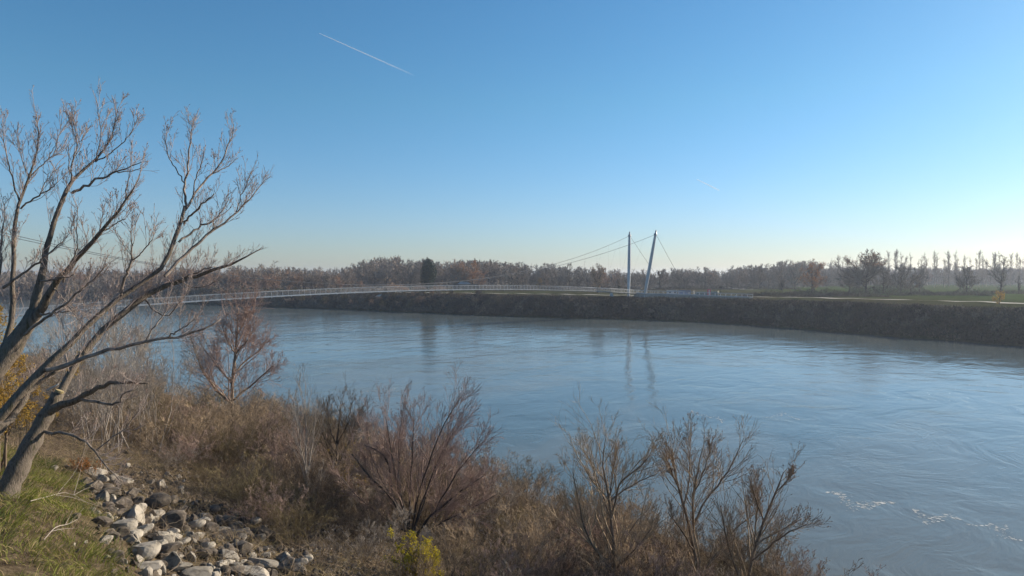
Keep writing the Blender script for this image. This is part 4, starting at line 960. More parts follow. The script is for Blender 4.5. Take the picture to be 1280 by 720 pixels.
# approach ramp along the bank
rp = resample(np.array([(49, 275, deck_z(0)), (55, 270.5, 9.0), (64, 267.5, 8.9), (76, 263.5, 8.45), (90, 258.5, 8.0)]), 24)
g = ribbon_solid(rp - boff + [0, 0, -0.02], 1.5, 0.3)
ww = ribbon_solid(rp - boff + [0, 0, -0.33], 1.3, 1.8, 0, g); g.obj('approach_ramp', M['concrete'], bridge)
t_ = np.gradient(rp, axis=0); n_ = np.stack([-t_[:, 1], t_[:, 0], 0 * t_[:, 0]], 1); n_ /= np.linalg.norm(n_, axis=1)[:, None]
for sgn in (-1, 1):
    c = rp + n_ * 1.5 * sgn - boff; g = Geo(); g.tubes(c + [0, 0, 1.15], np.full(24, 0.07), 5); g.tubes(c + [0, 0, 0.02], np.full(24, 0.12), 5)
    g.tubes(np.stack([c, c + [0, 0, 1.15]], 1), np.full((24, 2), 0.07), 4)
    for hh in (0.4, 0.75): g.tubes(c + [0, 0, hh], np.full(24, 0.014), 3)
    g.obj('ramp_railing', M['steel_white'], bridge)
print('bridge', round(time.time() - T0, 1))

# things by the far bridge head
def panel(name, px0, px1, D, h, mats, label, cat, stripes=None, z0=0.4):
    a_ = onground(px0, D); b_ = onground(px1, D); c = (a_ + b_) / 2; wd = np.linalg.norm(b_[:2] - a_[:2]); rz = math.atan2(b_[1] - a_[1], b_[0] - a_[0])
    root = empty(name, c, rz); g = Geo(); g.box((0, 0, z0 + h / 2), (wd, 0.08, h)); g.obj('panel', M[mats[0]], root)
    for s in (-1, 1):
        g = Geo(); g.tubes(np.array([(s * (wd / 2 - 0.1), 0.09, -0.2), (s * (wd / 2 - 0.1), 0.09, z0 + h + 0.1)]), np.full(2, 0.05), 6); g.obj('post', M['steel_grey'], root)
    if stripes:
        for (u, v, sw, sh, mm) in stripes:
            g = Geo(); g.box((u * wd, -0.055, z0 + v * h), (sw, 0.03, sh)); g.obj('printed_mark', M[mm], root)
    return tag(root, label, cat)
panel('information_panel', 833.5, 846.5, 283, 1.9, ['white'], 'pale display board with dark marks behind the bridge ramp', 'sign', [(-0.2, 0.55, 0.9, 0.5, 'dark'), (0.28, 0.6, 0.9, 0.7, 'dark'), (0.0, 0.2, 3.2, 0.12, 'steel_grey')], 0.7)
panel('blue_panel', 847.6, 863.5, 282, 2.0, ['blue'], 'light blue hoarding beside the pale display board', 'sign', [(0.25, 0.75, 1.9, 0.7, 'bluedark'), (-0.3, 0.8, 1.2, 0.3, 'steel_white')], 0.7)
panel('red_banner', 884.2, 888.4, 277, 2.7, ['red'], 'upright red banner with a white stripe beyond the bridge ramp', 'banner', [(0.05, 0.5, 0.4, 2.1, 'white')], 0.5)
# tarpaulin shelter
c = onground(881, 284); root = empty('shelter', c, 0.0); g = Geo()
V = [(-5, -1.6, 0.2), (5, -1.6, 0.2), (5, 1.6, 0.2), (-5, 1.6, 0.2), (-2.5, -1.2, 2.0), (4.7, -1.2, 2.2), (4.7, 1.2, 2.2), (-2.5, 1.2, 2.0)]
g.add(V, [(0, 1, 5, 4), (1, 2, 6, 5), (2, 3, 7, 6), (3, 0, 4, 7), (4, 5, 6, 7)], 0, False); g.obj('tarpaulin', M['tarp'], root)
for sx in (-4.9, 4.95):
    g = Geo(); g.tubes(np.array([(sx, -1.75, -0.2), (sx, -1.75, 2.5)]), np.full(2, 0.07), 6); g.obj('pole', M['steel_white'], root)
tag(root, 'low dark green tarpaulin shelter behind the red banner', 'shelter')
# white marker block on the bank
c = onground(765, 281); g = Geo(); V = [(-0.9, -0.6, -0.3), (0.9, -0.6, -0.3), (0.9, 0.6, -0.3), (-0.9, 0.6, -0.3), (-0.7, -0.4, 1.5), (-0.1, -0.4, 2.0), (-0.1, 0.4, 2.0), (-0.7, 0.4, 1.5)]
g.add(V, [(3, 2, 1, 0), (0, 1, 5, 4), (1, 2, 6, 5), (2, 3, 7, 6), (3, 0, 4, 7), (4, 5, 6, 7)], 0, False)
tag(g.obj('marker_stone', M['white'], None, c), 'small white wedge-shaped marker on the bank left of the masts', 'marker')
# bicycle-like clutter: two parked bicycles right of the shelter
def bicycle(c, rz, label):
    root = empty('parked_bicycle', c, rz)
    aa = np.linspace(0, 6.2832, 21)
    for sx in (-0.52, 0.52):
        g = Geo(); g.tubes(np.stack([sx + 0.33 * np.cos(aa), 0 * aa, 0.34 + 0.33 * np.sin(aa)], 1), np.full(21, 0.025), 5)
        for k in range(8):
            q = k * math.pi / 4; g.tubes(np.array([(sx, 0, 0.34), (sx + 0.33 * math.cos(q), 0, 0.34 + 0.33 * math.sin(q))]), np.full(2, 0.006), 3)
        g.obj('wheel', M['dark'], root)
    g = Geo()
    for p, q in (((-0.52, 0, 0.34), (-0.15, 0, 0.85)), ((-0.52, 0, 0.34), (-0.05, 0, 0.32)), ((-0.05, 0, 0.32), (-0.2, 0, 0.95)), ((-0.05, 0, 0.32), (0.38, 0, 0.85)), ((-0.15, 0, 0.85), (0.38, 0, 0.9)), ((0.38, 0, 0.98), (0.52, 0, 0.34))):
        g.tubes(np.array([p, q]), np.full(2, 0.03), 5)
    g.obj('frame', M['dark'], root)
    g = Geo(); g.tubes(np.array([(0.38, -0.28, 1.0), (0.38, 0, 1.03), (0.38, 0.28, 1.0)]), np.full(3, 0.02), 5); g.obj('handlebar', M['dark'], root)
    g = Geo(); g.box((-0.22, 0, 0.98), (0.26, 0.14, 0.06)); g.obj('saddle', M['dark'], root)
    return tag(root, label, 'bicycle', 'bicycles parked by the path')
bicycle(onground(914, 276), 0.2, 'dark bicycle parked left of the white bin on the far bank')
bicycle(onground(925, 276), -0.3, 'dark bicycle parked right of the white bin on the far bank')
c = onground(920, 275); root = empty('litter_bin', c); g = Geo(); g.tubes(np.array([(0, 0, -0.1), (0, 0, 0.85), (0, 0, 0.95)]), np.array([0.26, 0.30, 0.22]), 12); g.obj('bin_body', M['white'], root)
g = Geo(); g.tubes(np.array([(0, 0, 0.952), (0, 0, 1.05)]), np.array([0.31, 0.2]), 12); g.obj('lid', M['dark'], root); tag(root, 'small white bin between the two parked bicycles', 'bin')
c = onground(901, 300); g = Geo(); g.tubes(np.array([(0, 0, -0.2), (0, 0, 4.2)]), np.array([0.12, 0.10]), 8); g.box((0, -0.12, 3.6), (1.3, 0.06, 0.8)); tag(g.obj('signpost', M['dark'], None, c), 'dark post with a small board on the far meadow', 'signpost')
# barn
c = onground(582, 430); root = empty('barn', c, R(8)); g = Geo(); g.box((0, 0, 1.6), (15, 7, 3.6)); g.obj('wall', M['barn'], root)
g = Geo(); V = [(-5, -4, 3.45), (3, -4, 3.45), (3, 4, 3.45), (-5, 4, 3.45), (-3, 0, 5.3), (1, 0, 5.3)]
g.add(V, [(0, 1, 5, 4)], 0, False); g.f.append((np.array([[2, 3, 4, 5]]), 0, False)); g.f.append((np.array([[1, 2, 5], [3, 0, 4]]), 0, False)); g.f.append((np.array([[3, 2, 1, 0]]), 0, False))
g.obj('roof', M['roof'], root)
g = Geo(); g.box((-3, -3.53, 1.2), (2.4, 0.06, 2.4)); g.obj('door', M['stem_brown'], root)
tag(root, 'low dark barn with a pale roof before the distant wood', 'barn')

# ------------------------------------------------------------------ far trees
def far_tree(seed, h, cw, tw=0.05, nl=(9, 7, 7, 3), form='round', clean=0.18, tr=0.28):
    "bare tree for middle and far distance, built at real size"
    rng = np.random.default_rng(seed); g = Geo()
    if form == 'poplar':
        P = np.zeros((1, 8, 3)); P[0, :, 2] = np.linspace(-0.3, h * 0.97, 8); P[0, :, :2] = np.cumsum(rng.normal(0, 0.15, (8, 2)), 0)
        Rd = np.linspace(tr, 0.06, 8)[None]; g.tubes(P, Rd, 6, 0)
        a1, r1 = branch(P, Rd, nl[0] * 3, clean, 0.92, 0.30, 24, rng, n=6, up=0.7, trop=0.14, rr=0.35, rmin=tw, shape=0.55)
    else:
        P = np.zeros((1, 6, 3)); P[0, :, 2] = np.linspace(-0.3, h * 0.5, 6); P[0, :, :2] = np.cumsum(rng.normal(0, 0.12, (6, 2)), 0)
        Rd = np.linspace(tr, tr * 0.5, 6)[None]; g.tubes(P, Rd, 6, 0)
        k = nl[0]; s_ = rng.uniform(clean, 0.98, k) ** 1.0; z0 = s_ * h * 0.5
        # limbs end on an uneven round crown
        el = np.arcsin(rng.uniform(0.0, 1.0, k)); el = np.sort(el); z0 = np.sort(z0); az = rng.uniform(0, 6.283, k) + np.arange(k) * 2.4
        cz = h * (0.40 if form == 'round' else 0.34); rad = h * cw * (0.30 if form == 'round' else 0.40); rj = rng.uniform(0.8, 1.08, k)
        end = np.stack([np.cos(az) * np.cos(el) * rad * rj, np.sin(az) * np.cos(el) * rad * rj, cz + np.sin(el) * (h - cz) * 0.93 * rj - np.cos(el) * h * 0.08], 1)
        st = np.stack([np.interp(z0, P[0, :, 2], P[0, :, 0]), np.interp(z0, P[0, :, 2], P[0, :, 1]), z0], 1)
        q = np.linspace(0, 1, 7)[None, :, None]; a1 = st[:, None] * (1 - q) + end[:, None] * q
        a1[:, :, 2] += -(np.sin(np.pi * q[..., 0]) * 0.10 * h * np.cos(el)[:, None]) * 0.5 + rng.normal(0, 0.02 * h, (k, 7)) * np.sin(np.pi * q[..., 0]); a1[:, :, :2] += rng.normal(0, 0.02 * h, (k, 7, 2)) * np.sin(np.pi * q)
        r1 = np.maximum(tr * 0.45 * (1 - q[..., 0] * 0.85) * np.ones((k, 1)), tw)
    g.tubes(a1, r1, 4, 0)
    a2, r2 = branch(a1, r1, nl[1], 0.15, 1.0, 0.5, 38, rng, n=4, up=0.15, trop=0.06, rr=0.6, rmin=tw, wob=0.15)
    a3, r3 = branch(a2, r2, nl[2], 0.1, 1.0, 0.55, 40, rng, n=3, up=0.1, rr=0.6, rmin=tw * 0.8, wob=0.2)
    g.ribbons(a2, r2, 1, rng); g.ribbons(a3, r3, 1, rng)
    if nl[3]:
        a4, r4 = branch(a3, r3, nl[3], 0.1, 1.0, 0.6, 42, rng, n=2, up=0.1, rr=0.7, rmin=tw * 0.7); g.ribbons(a4, r4, 1, rng); tips = a4[:, -1]
    else: tips = a3[:, -1]
    return g, tips
FM = {}
for nm, mk_, form, seeds, h in (('grey', 'far_twig_grey', 'round', (201, 202, 203), 15), ('brown', 'far_twig', 'round', (204, 205, 206), 15), ('warm', 'far_twig_warm', 'round', (207, 208), 12), ('wide', 'far_twig', 'wide', (209, 210), 13)):
    FM[nm] = []
    for s_ in seeds:
        g, _t = far_tree(s_, h, 1.15, tw=0.06, clean=0.10, form=form, nl=(14, 9, 7, 4)); FM[nm].append((g.mesh('bare_tree', [M['stem_dark'], M[mk_]]), h))
FM['poplar'] = []
for s_ in (211, 212, 213):
    g, _t = far_tree(s_, 24, 1.0, tw=0.045, form='poplar', nl=(9, 5, 4, 2), clean=0.15, tr=0.22); FM['poplar'].append((g.mesh('poplar', [M['far_twig'], M['far_twig']]), 24))
fr_rng = np.random.default_rng(300)
def put(kind, px, D, top_py=None, h=None, label='', group=None, name='bare_tree', sx=1.0, cat='tree'):
    me, h0 = FM[kind][fr_rng.integers(len(FM[kind]))]
    p = onground(px, D)
    if h is None: h = 16 + (345 - top_py) * D / FPX - p[2]
    o = bpy.data.objects.new(name, me); COL.objects.link(o)
    o.location = tuple(p); s_ = h / h0; o.scale = (s_ * sx, s_ * sx, s_); o.rotation_euler = (0, 0, fr_rng.uniform(0, 6.28))
    return tag(o, label, cat, group)
# outline of the tops of the distant wood in the photograph
sky_x = [-60, 100, 230, 300, 340, 400, 440, 465, 500, 560, 600, 640, 700, 760, 830, 880, 940, 975, 1010, 1060, 1100, 1340]
sky_y = [336, 336, 334, 331, 329, 334, 329, 321, 320, 324, 322, 326, 329, 335, 335, 333, 330, 325, 323, 332, 333, 334]
dst_x = [-60, 100, 300, 400, 450, 560, 640, 760, 830, 900, 1000, 1060, 1340]
dst_y = [560, 520, 470, 480, 520, 520, 470, 470, 480, 500, 520, 640, 690]
labs = {'grey': 'grey bare tree in the front of the distant wood', 'brown': 'brown bare tree in the front of the distant wood', 'warm': 'warm brown bare tree in the distant wood by the far bank', 'wide': 'spreading bare tree at the edge of the distant wood'}
for i in range(150):
    px_ = -40 + i * 1380 / 150 + fr_rng.uniform(-6, 6)
    D = np.interp(px_, dst_x, dst_y) * fr_rng.uniform(0.88, 1.02)
    top = np.interp(px_, sky_x, sky_y) + fr_rng.uniform(-1, 10) + 2.5 * math.sin(px_ * 0.05)
    kd = fr_rng.choice(['grey', 'brown', 'warm', 'wide'], p=[0.3, 0.35, 0.2, 0.15] if px_ < 480 else [0.5, 0.3, 0.05, 0.15])
    if px_ > 1060 and fr_rng.random() < 0.5: continue
    put(kd, px_, D, top, label=labs[kd], group=kd + ' trees of the distant wood', sx=1.15)
# lower, nearer row along the left part of the far bank
for i in range(46):
    px_ = 60 + i * 8.6 + fr_rng.uniform(-4, 4); fb = 400 if px_ > 250 else 470
    D = np.interp(px_, [60, 200, 300, 400, 470], [590, 455, 425, 400, 385]) * fr_rng.uniform(0.98, 1.06)
    kd = fr_rng.choice(['warm', 'brown', 'grey'], p=[0.55, 0.3, 0.15])
    put(kd, px_, D, np.interp(px_, [60, 200, 300, 400, 470], [338, 336, 335, 339, 345]) + fr_rng.uniform(-2, 6), label='leafless tree of the lower riverside row on the far bank, ' + {'warm': 'warm brown', 'brown': 'dull brown', 'grey': 'grey'}[kd], group=kd + ' riverside trees of the far bank', sx=1.2)
# poplars on the right
for i in range(34):
    px_ = 1100 + i * 5.6 + fr_rng.uniform(-2, 2)
    put('poplar', px_ + fr_rng.normal(0, 3), fr_rng.uniform(500, 600), fr_rng.uniform(312, 326), label='tall thin bare poplar in the row beyond the meadow', group='row of poplars', name='poplar', sx=1.0)
for i in range(12):
    put('poplar', 1040 + i * 6 + fr_rng.uniform(-2, 2), fr_rng.uniform(560, 600), fr_rng.uniform(319, 326), label='tall thin bare poplar behind the oak', group='poplars behind the oak', name='poplar')
# deep background mass: one mesh of many simplified trees
simple = []
for s_ in range(6):
    g, _t = far_tree(400 + s_, 15, 1.2, tw=0.13, clean=0.06, nl=(12, 7, 6, 0)); V = np.concatenate(g.v); simple.append((V, g.f))
gm = Geo(); rng = np.random.default_rng(410)
for i in range(820):
    px_ = rng.uniform(-120, 1400) if i < 640 else rng.uniform(1040, 1400); D = np.interp(px_, dst_x, dst_y) * rng.uniform(1.03, 1.35); top = np.interp(px_, sky_x, sky_y) + rng.uniform(0, 7)
    p = onground(px_, D); h = max(5, 16 + (345 - top) * D / FPX - p[2]); s_ = h / 15
    V, fl = simple[rng.integers(6)]; a_ = rng.uniform(0, 6.28); ca, sa = math.cos(a_), math.sin(a_)
    Vn = V @ np.array([[ca, sa, 0], [-sa, ca, 0], [0, 0, 1]]) * np.array([s_ * 1.2, s_ * 1.2, s_]) + p
    n0 = gm.n; gm.v.append(Vn); gm.n += len(Vn); mi_ = int(rng.random() < 0.5)
    for F, m_, q_ in fl: gm.f.append((F + n0, mi_, q_))
pxs = rng.uniform(-80, 1360, 60000); Ds = np.interp(pxs, dst_x, dst_y) * rng.uniform(0.93, 1.12, 60000); xs = (pxs - 640) / FPX * Ds
P0 = np.stack([xs, Ds, ground_z(xs, Ds) + rng.random(60000) ** 1.3 * (3.2 + 2.5 * wobble(xs, Ds, 30, 4))], 1); P0 = P0[(pxs < 1160) | (rng.random(60000) < 0.5)]
dr = nrm(rng.normal(size=P0.shape) * [0.8, 0.8, 0.5] + [0, 0, 0.5]); gm.ribbons(np.stack([P0, P0 + dr * 1.6], 1), np.full((len(P0), 2), 0.11), 0, rng)
tag(gm.obj('distant_wood', [M['far_twig_grey'], M['far_twig']]), 'hazy mass of leafless wood filling the skyline behind the front trees', 'wood', kind='stuff')
print('woods', round(time.time() - T0, 1))

# named far trees
def leaf_tree(px, D, top, label, leafm, seed, name, nleaf=2500, size=0.16, form='round', cw=1.2, twm='far_twig', frac=1.0, tw=0.085, nl=(14, 9, 7, 2), top_only=False, cat='tree'):
    p = onground(px, D); h = 16 + (345 - top) * D / FPX - p[2]
    g, tips = far_tree(seed, h, cw, tw=tw, form=form, nl=nl, tr=0.35 * h / 15)
    rng = np.random.default_rng(seed); root = empty(name, p)
    gl = Geo()
    if nleaf:
        tp = tips if not top_only else tips[tips[:, 2] > h * 0.62]
        sel = tp[rng.integers(0, len(tp), nleaf)]; pn_ = wobble(sel[:, 0], sel[:, 2], h * 0.45, seed % 20); sel = sel[pn_ > 1 - 2 * frac] if frac < 1 else sel
        gl.leaves(sel + rng.normal(0, 0.25, sel.shape), size, 0, rng)
    # split: trunk and limbs / twigs
    o = g.obj('crown', [M['stem_dark'], M[twm]], root)
    if gl.n: gl.obj('leaves', M[leafm], root)
    return tag(root, label, cat)
leaf_tree(1083, 330, 312, 'big oak with spreading limbs and orange leaves at its top, right of the masts', 'leaf_rust', 501, 'oak_tree', 5200, 0.13, 'wide', 1.75, 'far_twig_grey', 0.7, nl=(26, 11, 8, 2), top_only=True, tw=0.085)
leaf_tree(1015, 345, 324, 'round orange-brown tree between the masts and the big oak', 'leaf_rust', 502, 'rust_tree', 5000, 0.16, 'round', 1.3)
leaf_tree(747, 345, 328, 'small tree with sparse yellow-brown leaves left of the masts', 'leaf_amber', 503, 'amber_tree', 900, 0.14, 'round', 0.9)
leaf_tree(590, 430, 322, 'reddish-leaved tree right of the dark evergreen', 'leaf_rust', 504, 'rust_tree', 5200, 0.2, 'round', 1.3)
leaf_tree(573, 432, 325, 'smaller reddish tree touching the taller one by the barn', 'leaf_rust', 514, 'rust_tree', 1800, 0.18, 'round', 1.0)
leaf_tree(1250, 300, 318, 'vase-shaped bare tree on the meadow near the right edge', 'leaf_rust', 505, 'bare_tree', 0, 0.1, 'wide', 0.95, 'far_twig_grey', nl=(11, 7, 6, 2), tw=0.06)
leaf_tree(1208, 320, 330, 'dense bare tree on the meadow between the oak and the vase-shaped tree', 'leaf_rust', 506, 'bare_tree', 0, 0.1, 'round', 1.2, 'far_twig_grey', nl=(20, 9, 7, 2))
leaf_tree(1274, 330, 345, 'tiny bare sapling at the right edge of the meadow', 'leaf_rust', 507, 'sapling', 0, 0.1, 'round', 0.5, 'stem_dark', nl=(6, 4, 3, 0))
leaf_tree(1125, 335, 324, 'grey bare tree just right of the big oak', 'leaf_rust', 508, 'bare_tree', 0, 0.1, 'round', 1.1, 'far_twig_grey')
leaf_tree(1150, 360, 332, 'lower dark bare tree at the end of the hedge', 'leaf_rust', 509, 'bare_tree', 0, 0.1, 'round', 1.1, 'far_twig_grey')
leaf_tree(1104, 345, 330, 'brown-grey bare tree growing close under the right side of the big oak', 'leaf_rust', 515, 'bare_tree', 0, 0.1, 'round', 1.3, 'far_twig_grey')
leaf_tree(1138, 342, 336, 'low rounded bare tree between the oak and the poplars', 'leaf_rust', 516, 'bare_tree', 0, 0.1, 'round', 1.4, 'far_twig')
leaf_tree(1062, 350, 334, 'low grey bare tree under the left side of the big oak', 'leaf_rust', 517, 'bare_tree', 0, 0.1, 'round', 1.3, 'far_twig_grey')
leaf_tree(1249, 207, 361, 'little golden-leaved bush on the bank by the path at the right', 'leaf_amber', 510, 'golden_bush', 1100, 0.12, 'round', 1.0, tw=0.02, nl=(8, 5, 4, 0), cat='bush')
leaf_tree(773, 310, 355, 'small dark bush just left of the masts', 'leaf_green', 511, 'dark_bush', 500, 0.12, 'round', 1.0, 'stem_dark', tw=0.03, nl=(8, 5, 4, 0), cat='bush')
leaf_tree(675, 420, 348, 'small olive tree behind the middle of the bridge', 'leaf_amber', 512, 'olive_tree', 700, 0.16, 'round', 1.0)
leaf_tree(978, 350, 348, 'pale grey bare tree left of the orange-brown one', 'leaf_rust', 513, 'bare_tree', 0, 0.1, 'round', 0.8, 'far_twig')
# evergreens
def evergreen(px, D, top, wpx, label, seed, cone=False):
    p = onground(px, D); h = 16 + (345 - top) * D / FPX - p[2]; wd = wpx / FPX * D / 2
    rng = np.random.default_rng(seed); root = empty('evergreen_tree', p)
    g = Geo(); g.tubes(np.array([(0, 0, -0.3), (0, 0, h * 0.8)]), np.array([0.35, 0.12]), 7); g.obj('trunk', M['stem_dark'], root)
    n = 9000 if not cone else 3000
    u = nrm(rng.normal(size=(n, 3))) * (rng.random((n, 1)) ** 0.33)
    if cone:
        t = rng.random(n) ** 1.6; q = np.stack([u[:, 0] * wd * (1 - t), u[:, 1] * wd * (1 - t), h * 0.1 + t * h * 0.9], 1)
    else:
        lump = 1 + 0.16 * wobble(u[:, 0] * 6, u[:, 2] * 6 + u[:, 1] * 3, 4.0, 2)[:, None]
        q = u * lump * np.array([wd, wd, h * 0.47]) + [0, 0, h * 0.53]
    g = Geo(); g.leaves(q, 0.28, 0, rng); g.obj('crown', M['leaf_green'], root)
    return tag(root, label, 'tree')
evergreen(535.5, 372, 322.5, 20, 'dark green rounded evergreen standing out on the skyline', 601)
evergreen(646, 430, 335.5, 7, 'small dark conifer before the wood, right of the barn', 602, True)

# hedges and low scrub mounds on the far plain
def mound(name, px0, px1, D, h, dens, mats, label, cat, seed, depth=8, tw=0.045, L=1.0, seg=None):
    rng = np.random.default_rng(seed); a_ = onground(px0, D); b_ = onground(px1, D); wd = np.linalg.norm((b_ - a_)[:2]); c = (a_ + b_) / 2
    n = int(wd * depth * dens); root = empty(name, c, 0)
    u = rng.uniform(-0.5, 0.5, n); v = rng.uniform(-0.5, 0.5, n)
    x_ = u * wd; y_ = v * depth; prof = np.clip(1 - (2 * np.abs(u)) ** 4, 0, 1) * np.clip(1 - (2 * np.abs(v)) ** 2, 0, 1) * (0.8 + 0.3 * wobble(x_, y_, 6, seed % 11))
    z_ = rng.random(n) ** 0.6 * h * np.clip(prof, 0.08, 2); gz = ground_z(c[0] + x_, c[1] + y_) - c[2]
    P0 = np.stack([x_, y_, z_ + gz - 0.2], 1); dr = nrm(rng.normal(size=(n, 3)) * [0.7, 0.7, 0.4] + [0, 0, 0.7]); P = np.stack([P0, P0 + dr * L * rng.uniform(0.4, 1, (n, 1))], 1)
    g = Geo(); g.ribbons(P, np.full((n, 2), tw), 0, rng); sg = g; k = max(6, int(wd / 2)); sx_ = rng.uniform(-0.45, 0.45, k) * wd; sy_ = rng.uniform(-0.3, 0.3, k) * depth
    zz_ = ground_z(c[0] + sx_, c[1] + sy_) - c[2]
    sg.tubes(np.stack([np.stack([sx_, sy_, zz_ - 0.3], 1), np.stack([sx_, sy_, zz_ + h * 0.5], 1)], 1), np.full((k, 2), 0.06), 4, 1); bpy.data.objects.remove(root)
    return tag(g.obj(name, [M[mats], M['stem_dark']], None, c), label, cat)
mound('hedge', 478, 512, 395, 4.6, 16, 'far_twig_warm', 'rust-brown mounded thicket left of the dark evergreen', 'thicket', 701, 14)
mound('hedge', 512, 566, 385, 3.8, 16, 'far_twig_warm', 'long rust-brown thicket in front of the dark evergreen', 'thicket', 702, 14)
mound('hedge', 430, 500, 380, 3.4, 14, 'far_twig', 'brown thicket behind the left half of the bridge', 'thicket', 703, 12)
mound('hedge', 975, 1062, 305, 3.4, 16, 'scrub', 'low dark hedge below the orange-brown tree', 'hedge', 704, 6)
mound('hedge', 1050, 1168, 325, 4.6, 14, 'scrub', 'long dark hedge below the big oak', 'hedge', 705, 7)
mound('hedge', 1110, 1240, 300, 2.0, 14, 'scrub', 'low bramble strip along the meadow edge', 'hedge', 706, 4)
mound('hedge', 925, 1010, 285, 2.6, 14, 'scrub', 'brown bramble mound right of the parked bicycles', 'bramble', 711, 6)
mound('hedge', 1000, 1110, 283, 1.9, 13, 'scrub', 'low bramble band between the path and the oak', 'bramble', 712, 5)
mound('hedge', 1170, 1300, 330, 2.4, 12, 'scrub', 'dark hedge at the foot of the vase-shaped tree', 'hedge', 713, 5)
mound('hedge', 600, 700, 430, 3.0, 10, 'scrub', 'dark scrub line behind the right half of the bridge', 'hedge', 707, 8)
mound('hedge', 820, 1000, 440, 3.4, 9, 'scrub', 'dark hedge line at the foot of the wood behind the masts', 'hedge', 708, 8)
mound('hedge', 690, 800, 430, 2.8, 9, 'scrub', 'dark hedge line behind the masts', 'hedge', 709, 8)
# scrub that covers the far bank down to the water
rng = np.random.default_rng(710); g = Geo()
n = 210000; th_ = rng.uniform(0.30, 1.80, n); dd_ = rng.uniform(0.2, 17.5, n)
r_ = far_r0(th_) + dd_ / np.interp(th_, fth, fdot); x = FC[0] + r_ * np.cos(th_); y = FC[1] + r_ * np.sin(th_)
px = 640 + x / y * FPX; ok = (px > 20) & (px < 1330); x, y, dd_ = x[ok], y[ok], dd_[ok]; z = far_z(x, y)
cl = wobble(x, y, 5.0, 3) * 0.5 + wobble(x, y, 2.2, 8) * 0.4
px = 640 + x / y * FPX; hh = np.clip(1.1 + 1.3 * cl, 0.1, 2.6) * (1 - 0.8 * smooth(10.5, 15, dd_)); n = len(x); warm = np.clip((620 - px) / 200, -0.3, 1)
P0 = np.stack([x, y, z + rng.random(n) * hh * 0.8 - 0.1], 1); dr = nrm(rng.normal(size=(n, 3)) * [0.7, 0.7, 0.5] + [0, 0, 0.6]); P = np.stack([P0, P0 + dr * rng.uniform(0.4, 1.2, (n, 1))], 1)
k = rng.random(n) * 0.8 + 0.1 + 0.35 * wobble(x, y, 16, 1) + 0.28 * warm + 0.15 * wobble(x, y, 6, 6)
for lo, hi, mi in ((-9, .1, 2), (.1, .74, 0), (.74, 1.02, 1), (1.02, 9, 3)):
    q = (k >= lo) & (k < hi); g.ribbons(P[q], np.full((q.sum(), 2), 0.045), mi, rng)
tag(g.obj('far_bank_scrub', [M['scrub'], M['twig_brown'], M['stem_dark'], M['far_twig']]), 'dark leafless scrub covering the far bank down to the waterline', 'scrub', kind='stuff')
# bushes one can pick out on the far bank
bushes = []
for s_ in range(4):
    g2, _t = far_tree(720 + s_, 3.0, 1.3, tw=0.032, nl=(14, 8, 6, 2), clean=0.03, tr=0.06); bushes.append(g2)
bm_ = [bushes[i].mesh('bank_bush', [M['stem_dark'], M[m_]]) for i, m_ in enumerate(('far_twig_warm', 'far_twig', 'far_twig_grey', 'twig_olive'))]
bl = ['reddish-brown bush standing in the far-bank scrub', 'brown bush standing in the far-bank scrub', 'grey bush standing in the far-bank scrub', 'olive-tinted bush standing in the far-bank scrub']
for i in range(230):
    t_ = rng.uniform(0.38, 1.75) if i < 110 else rng.uniform(1.15, 1.75); d_ = rng.uniform(1.5, 16.5); r_ = far_r0(t_) + d_ / np.interp(t_, fth, fdot); x = FC[0] + r_ * math.cos(t_); y = FC[1] + r_ * math.sin(t_)
    px_ = 640 + x / y * FPX
    if px_ < 60 or px_ > 1300: continue
    if 740 < px_ < 930 and d_ > 9.5: continue
    if px_ > 930 and d_ > 13.5: continue
    k = rng.integers(4) if px_ < 620 else rng.choice([1, 2])
    o = bpy.data.objects.new('bank_bush', bm_[k]); COL.objects.link(o); s_ = rng.uniform(0.5, 1.4) * (1.0 if px_ < 620 else 0.7)
    o.location = (x, y, float(far_z(np.array([x]), np.array([y]))[0])); o.scale = (s_ * 1.2, s_ * 1.2, s_); o.rotation_euler = (0, 0, rng.uniform(0, 6.28)); tag(o, bl[k], 'bush', ['reddish', 'brown', 'grey', 'olive'][k] + ' bushes of the far bank')
# bare earth patch under the bridge
strip('bare_earth_patch', [flat(464, 333), flat(482, 330)], 2.0, M['gravel'], 1.4)

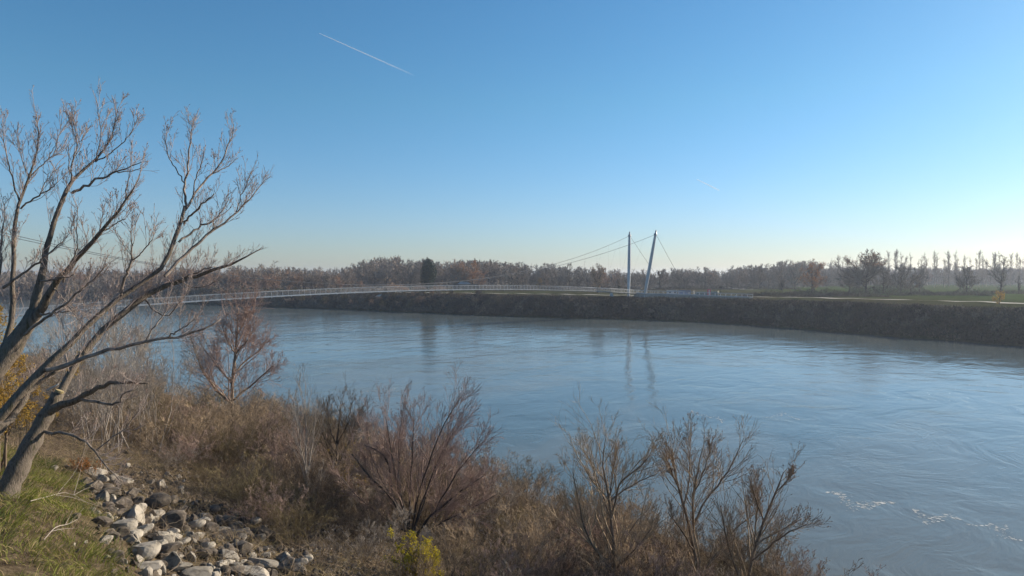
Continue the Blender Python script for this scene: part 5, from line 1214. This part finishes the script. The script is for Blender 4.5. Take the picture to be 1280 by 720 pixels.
# ------------------------------------------------------------------ haze
g = Geo(); x0, x1, y0, y1, z0, z1 = -3200, 3200, -1600, 4200, -6.2, 42
g.add([(x0, y0, z0), (x1, y0, z0), (x1, y1, z0), (x0, y1, z0), (x0, y0, z1), (x1, y0, z1), (x1, y1, z1), (x0, y1, z1)], [(3, 2, 1, 0), (4, 5, 6, 7), (0, 1, 5, 4), (1, 2, 6, 5), (2, 3, 7, 6), (3, 0, 4, 7)], 0, False)
m = bpy.data.materials.new('haze_air'); m.use_nodes = True; nt = m.node_tree; nt.nodes.remove(nt.nodes['Principled BSDF'])
pv = nt.nodes.new('ShaderNodeVolumePrincipled'); pv.inputs['Color'].default_value = (0.74, 0.83, 1.0, 1); pv.inputs['Density'].default_value = 0.00021; pv.inputs['Anisotropy'].default_value = 0.4; m.cycles.volume_sampling = 'DISTANCE'
nt.links.new(pv.outputs['Volume'], nt.nodes['Material Output'].inputs['Volume'])
tag(g.obj('haze', m), 'thin pale haze over the whole river plain', 'haze', kind='stuff')

# ------------------------------------------------------------------ contrails and the day moon, far above the haze
def contrail(p0, p1, D, r, alpha, label, fade):
    P = np.linspace(at(*p0, D), at(*p1, D), 24); g = Geo(); g.tubes(P, np.linspace(0.55, 1.5, 24) * r, 8)
    m = bpy.data.materials.new('contrail_vapour'); m.use_nodes = True; nt = m.node_tree; L = nt.links.new; nt.nodes.remove(nt.nodes['Principled BSDF'])
    pv = nt.nodes.new('ShaderNodeVolumePrincipled'); pv.inputs['Color'].default_value = (0.97, 0.98, 1, 1); pv.inputs['Anisotropy'].default_value = 0.2
    tc = N(nt, 'ShaderNodeTexCoord'); sp = N(nt, 'ShaderNodeSeparateXYZ'); L(tc.outputs['Generated'], sp.inputs[0])
    mr = N(nt, 'ShaderNodeMapRange'); mr.inputs['From Min'].default_value = 0.15; mr.inputs['From Max'].default_value = fade * 2; mr.inputs['To Min'].default_value = alpha; mr.inputs['To Max'].default_value = 0.0
    L(sp.outputs['X'], mr.inputs['Value']); L(mr.outputs['Result'], pv.inputs['Density']); L(pv.outputs['Volume'], nt.nodes['Material Output'].inputs['Volume'])
    return tag(g.obj('contrail', m), label, 'contrail')
contrail((399, 41.5), (535, 102), 14000, 14, 0.03, 'long white contrail high in the upper left of the sky', 0.44)
contrail((871, 224), (899, 238), 22000, 17, 0.03, 'short faint contrail in the sky right of the masts', 0.6)

scene.cycles.use_denoising = True
scene.cycles.denoising_input_passes = 'RGB_ALBEDO_NORMAL'; scene.cycles.denoising_prefilter = 'ACCURATE'
try: scene.cycles.denoiser = 'OPENIMAGEDENOISE'
except Exception: pass
scene.cycles.max_bounces = 6; scene.cycles.volume_bounces = 0; scene.cycles.transparent_max_bounces = 12
scene.cycles.use_adaptive_sampling = True; scene.cycles.adaptive_threshold = 0.02
print('script done', round(time.time() - T0, 1))
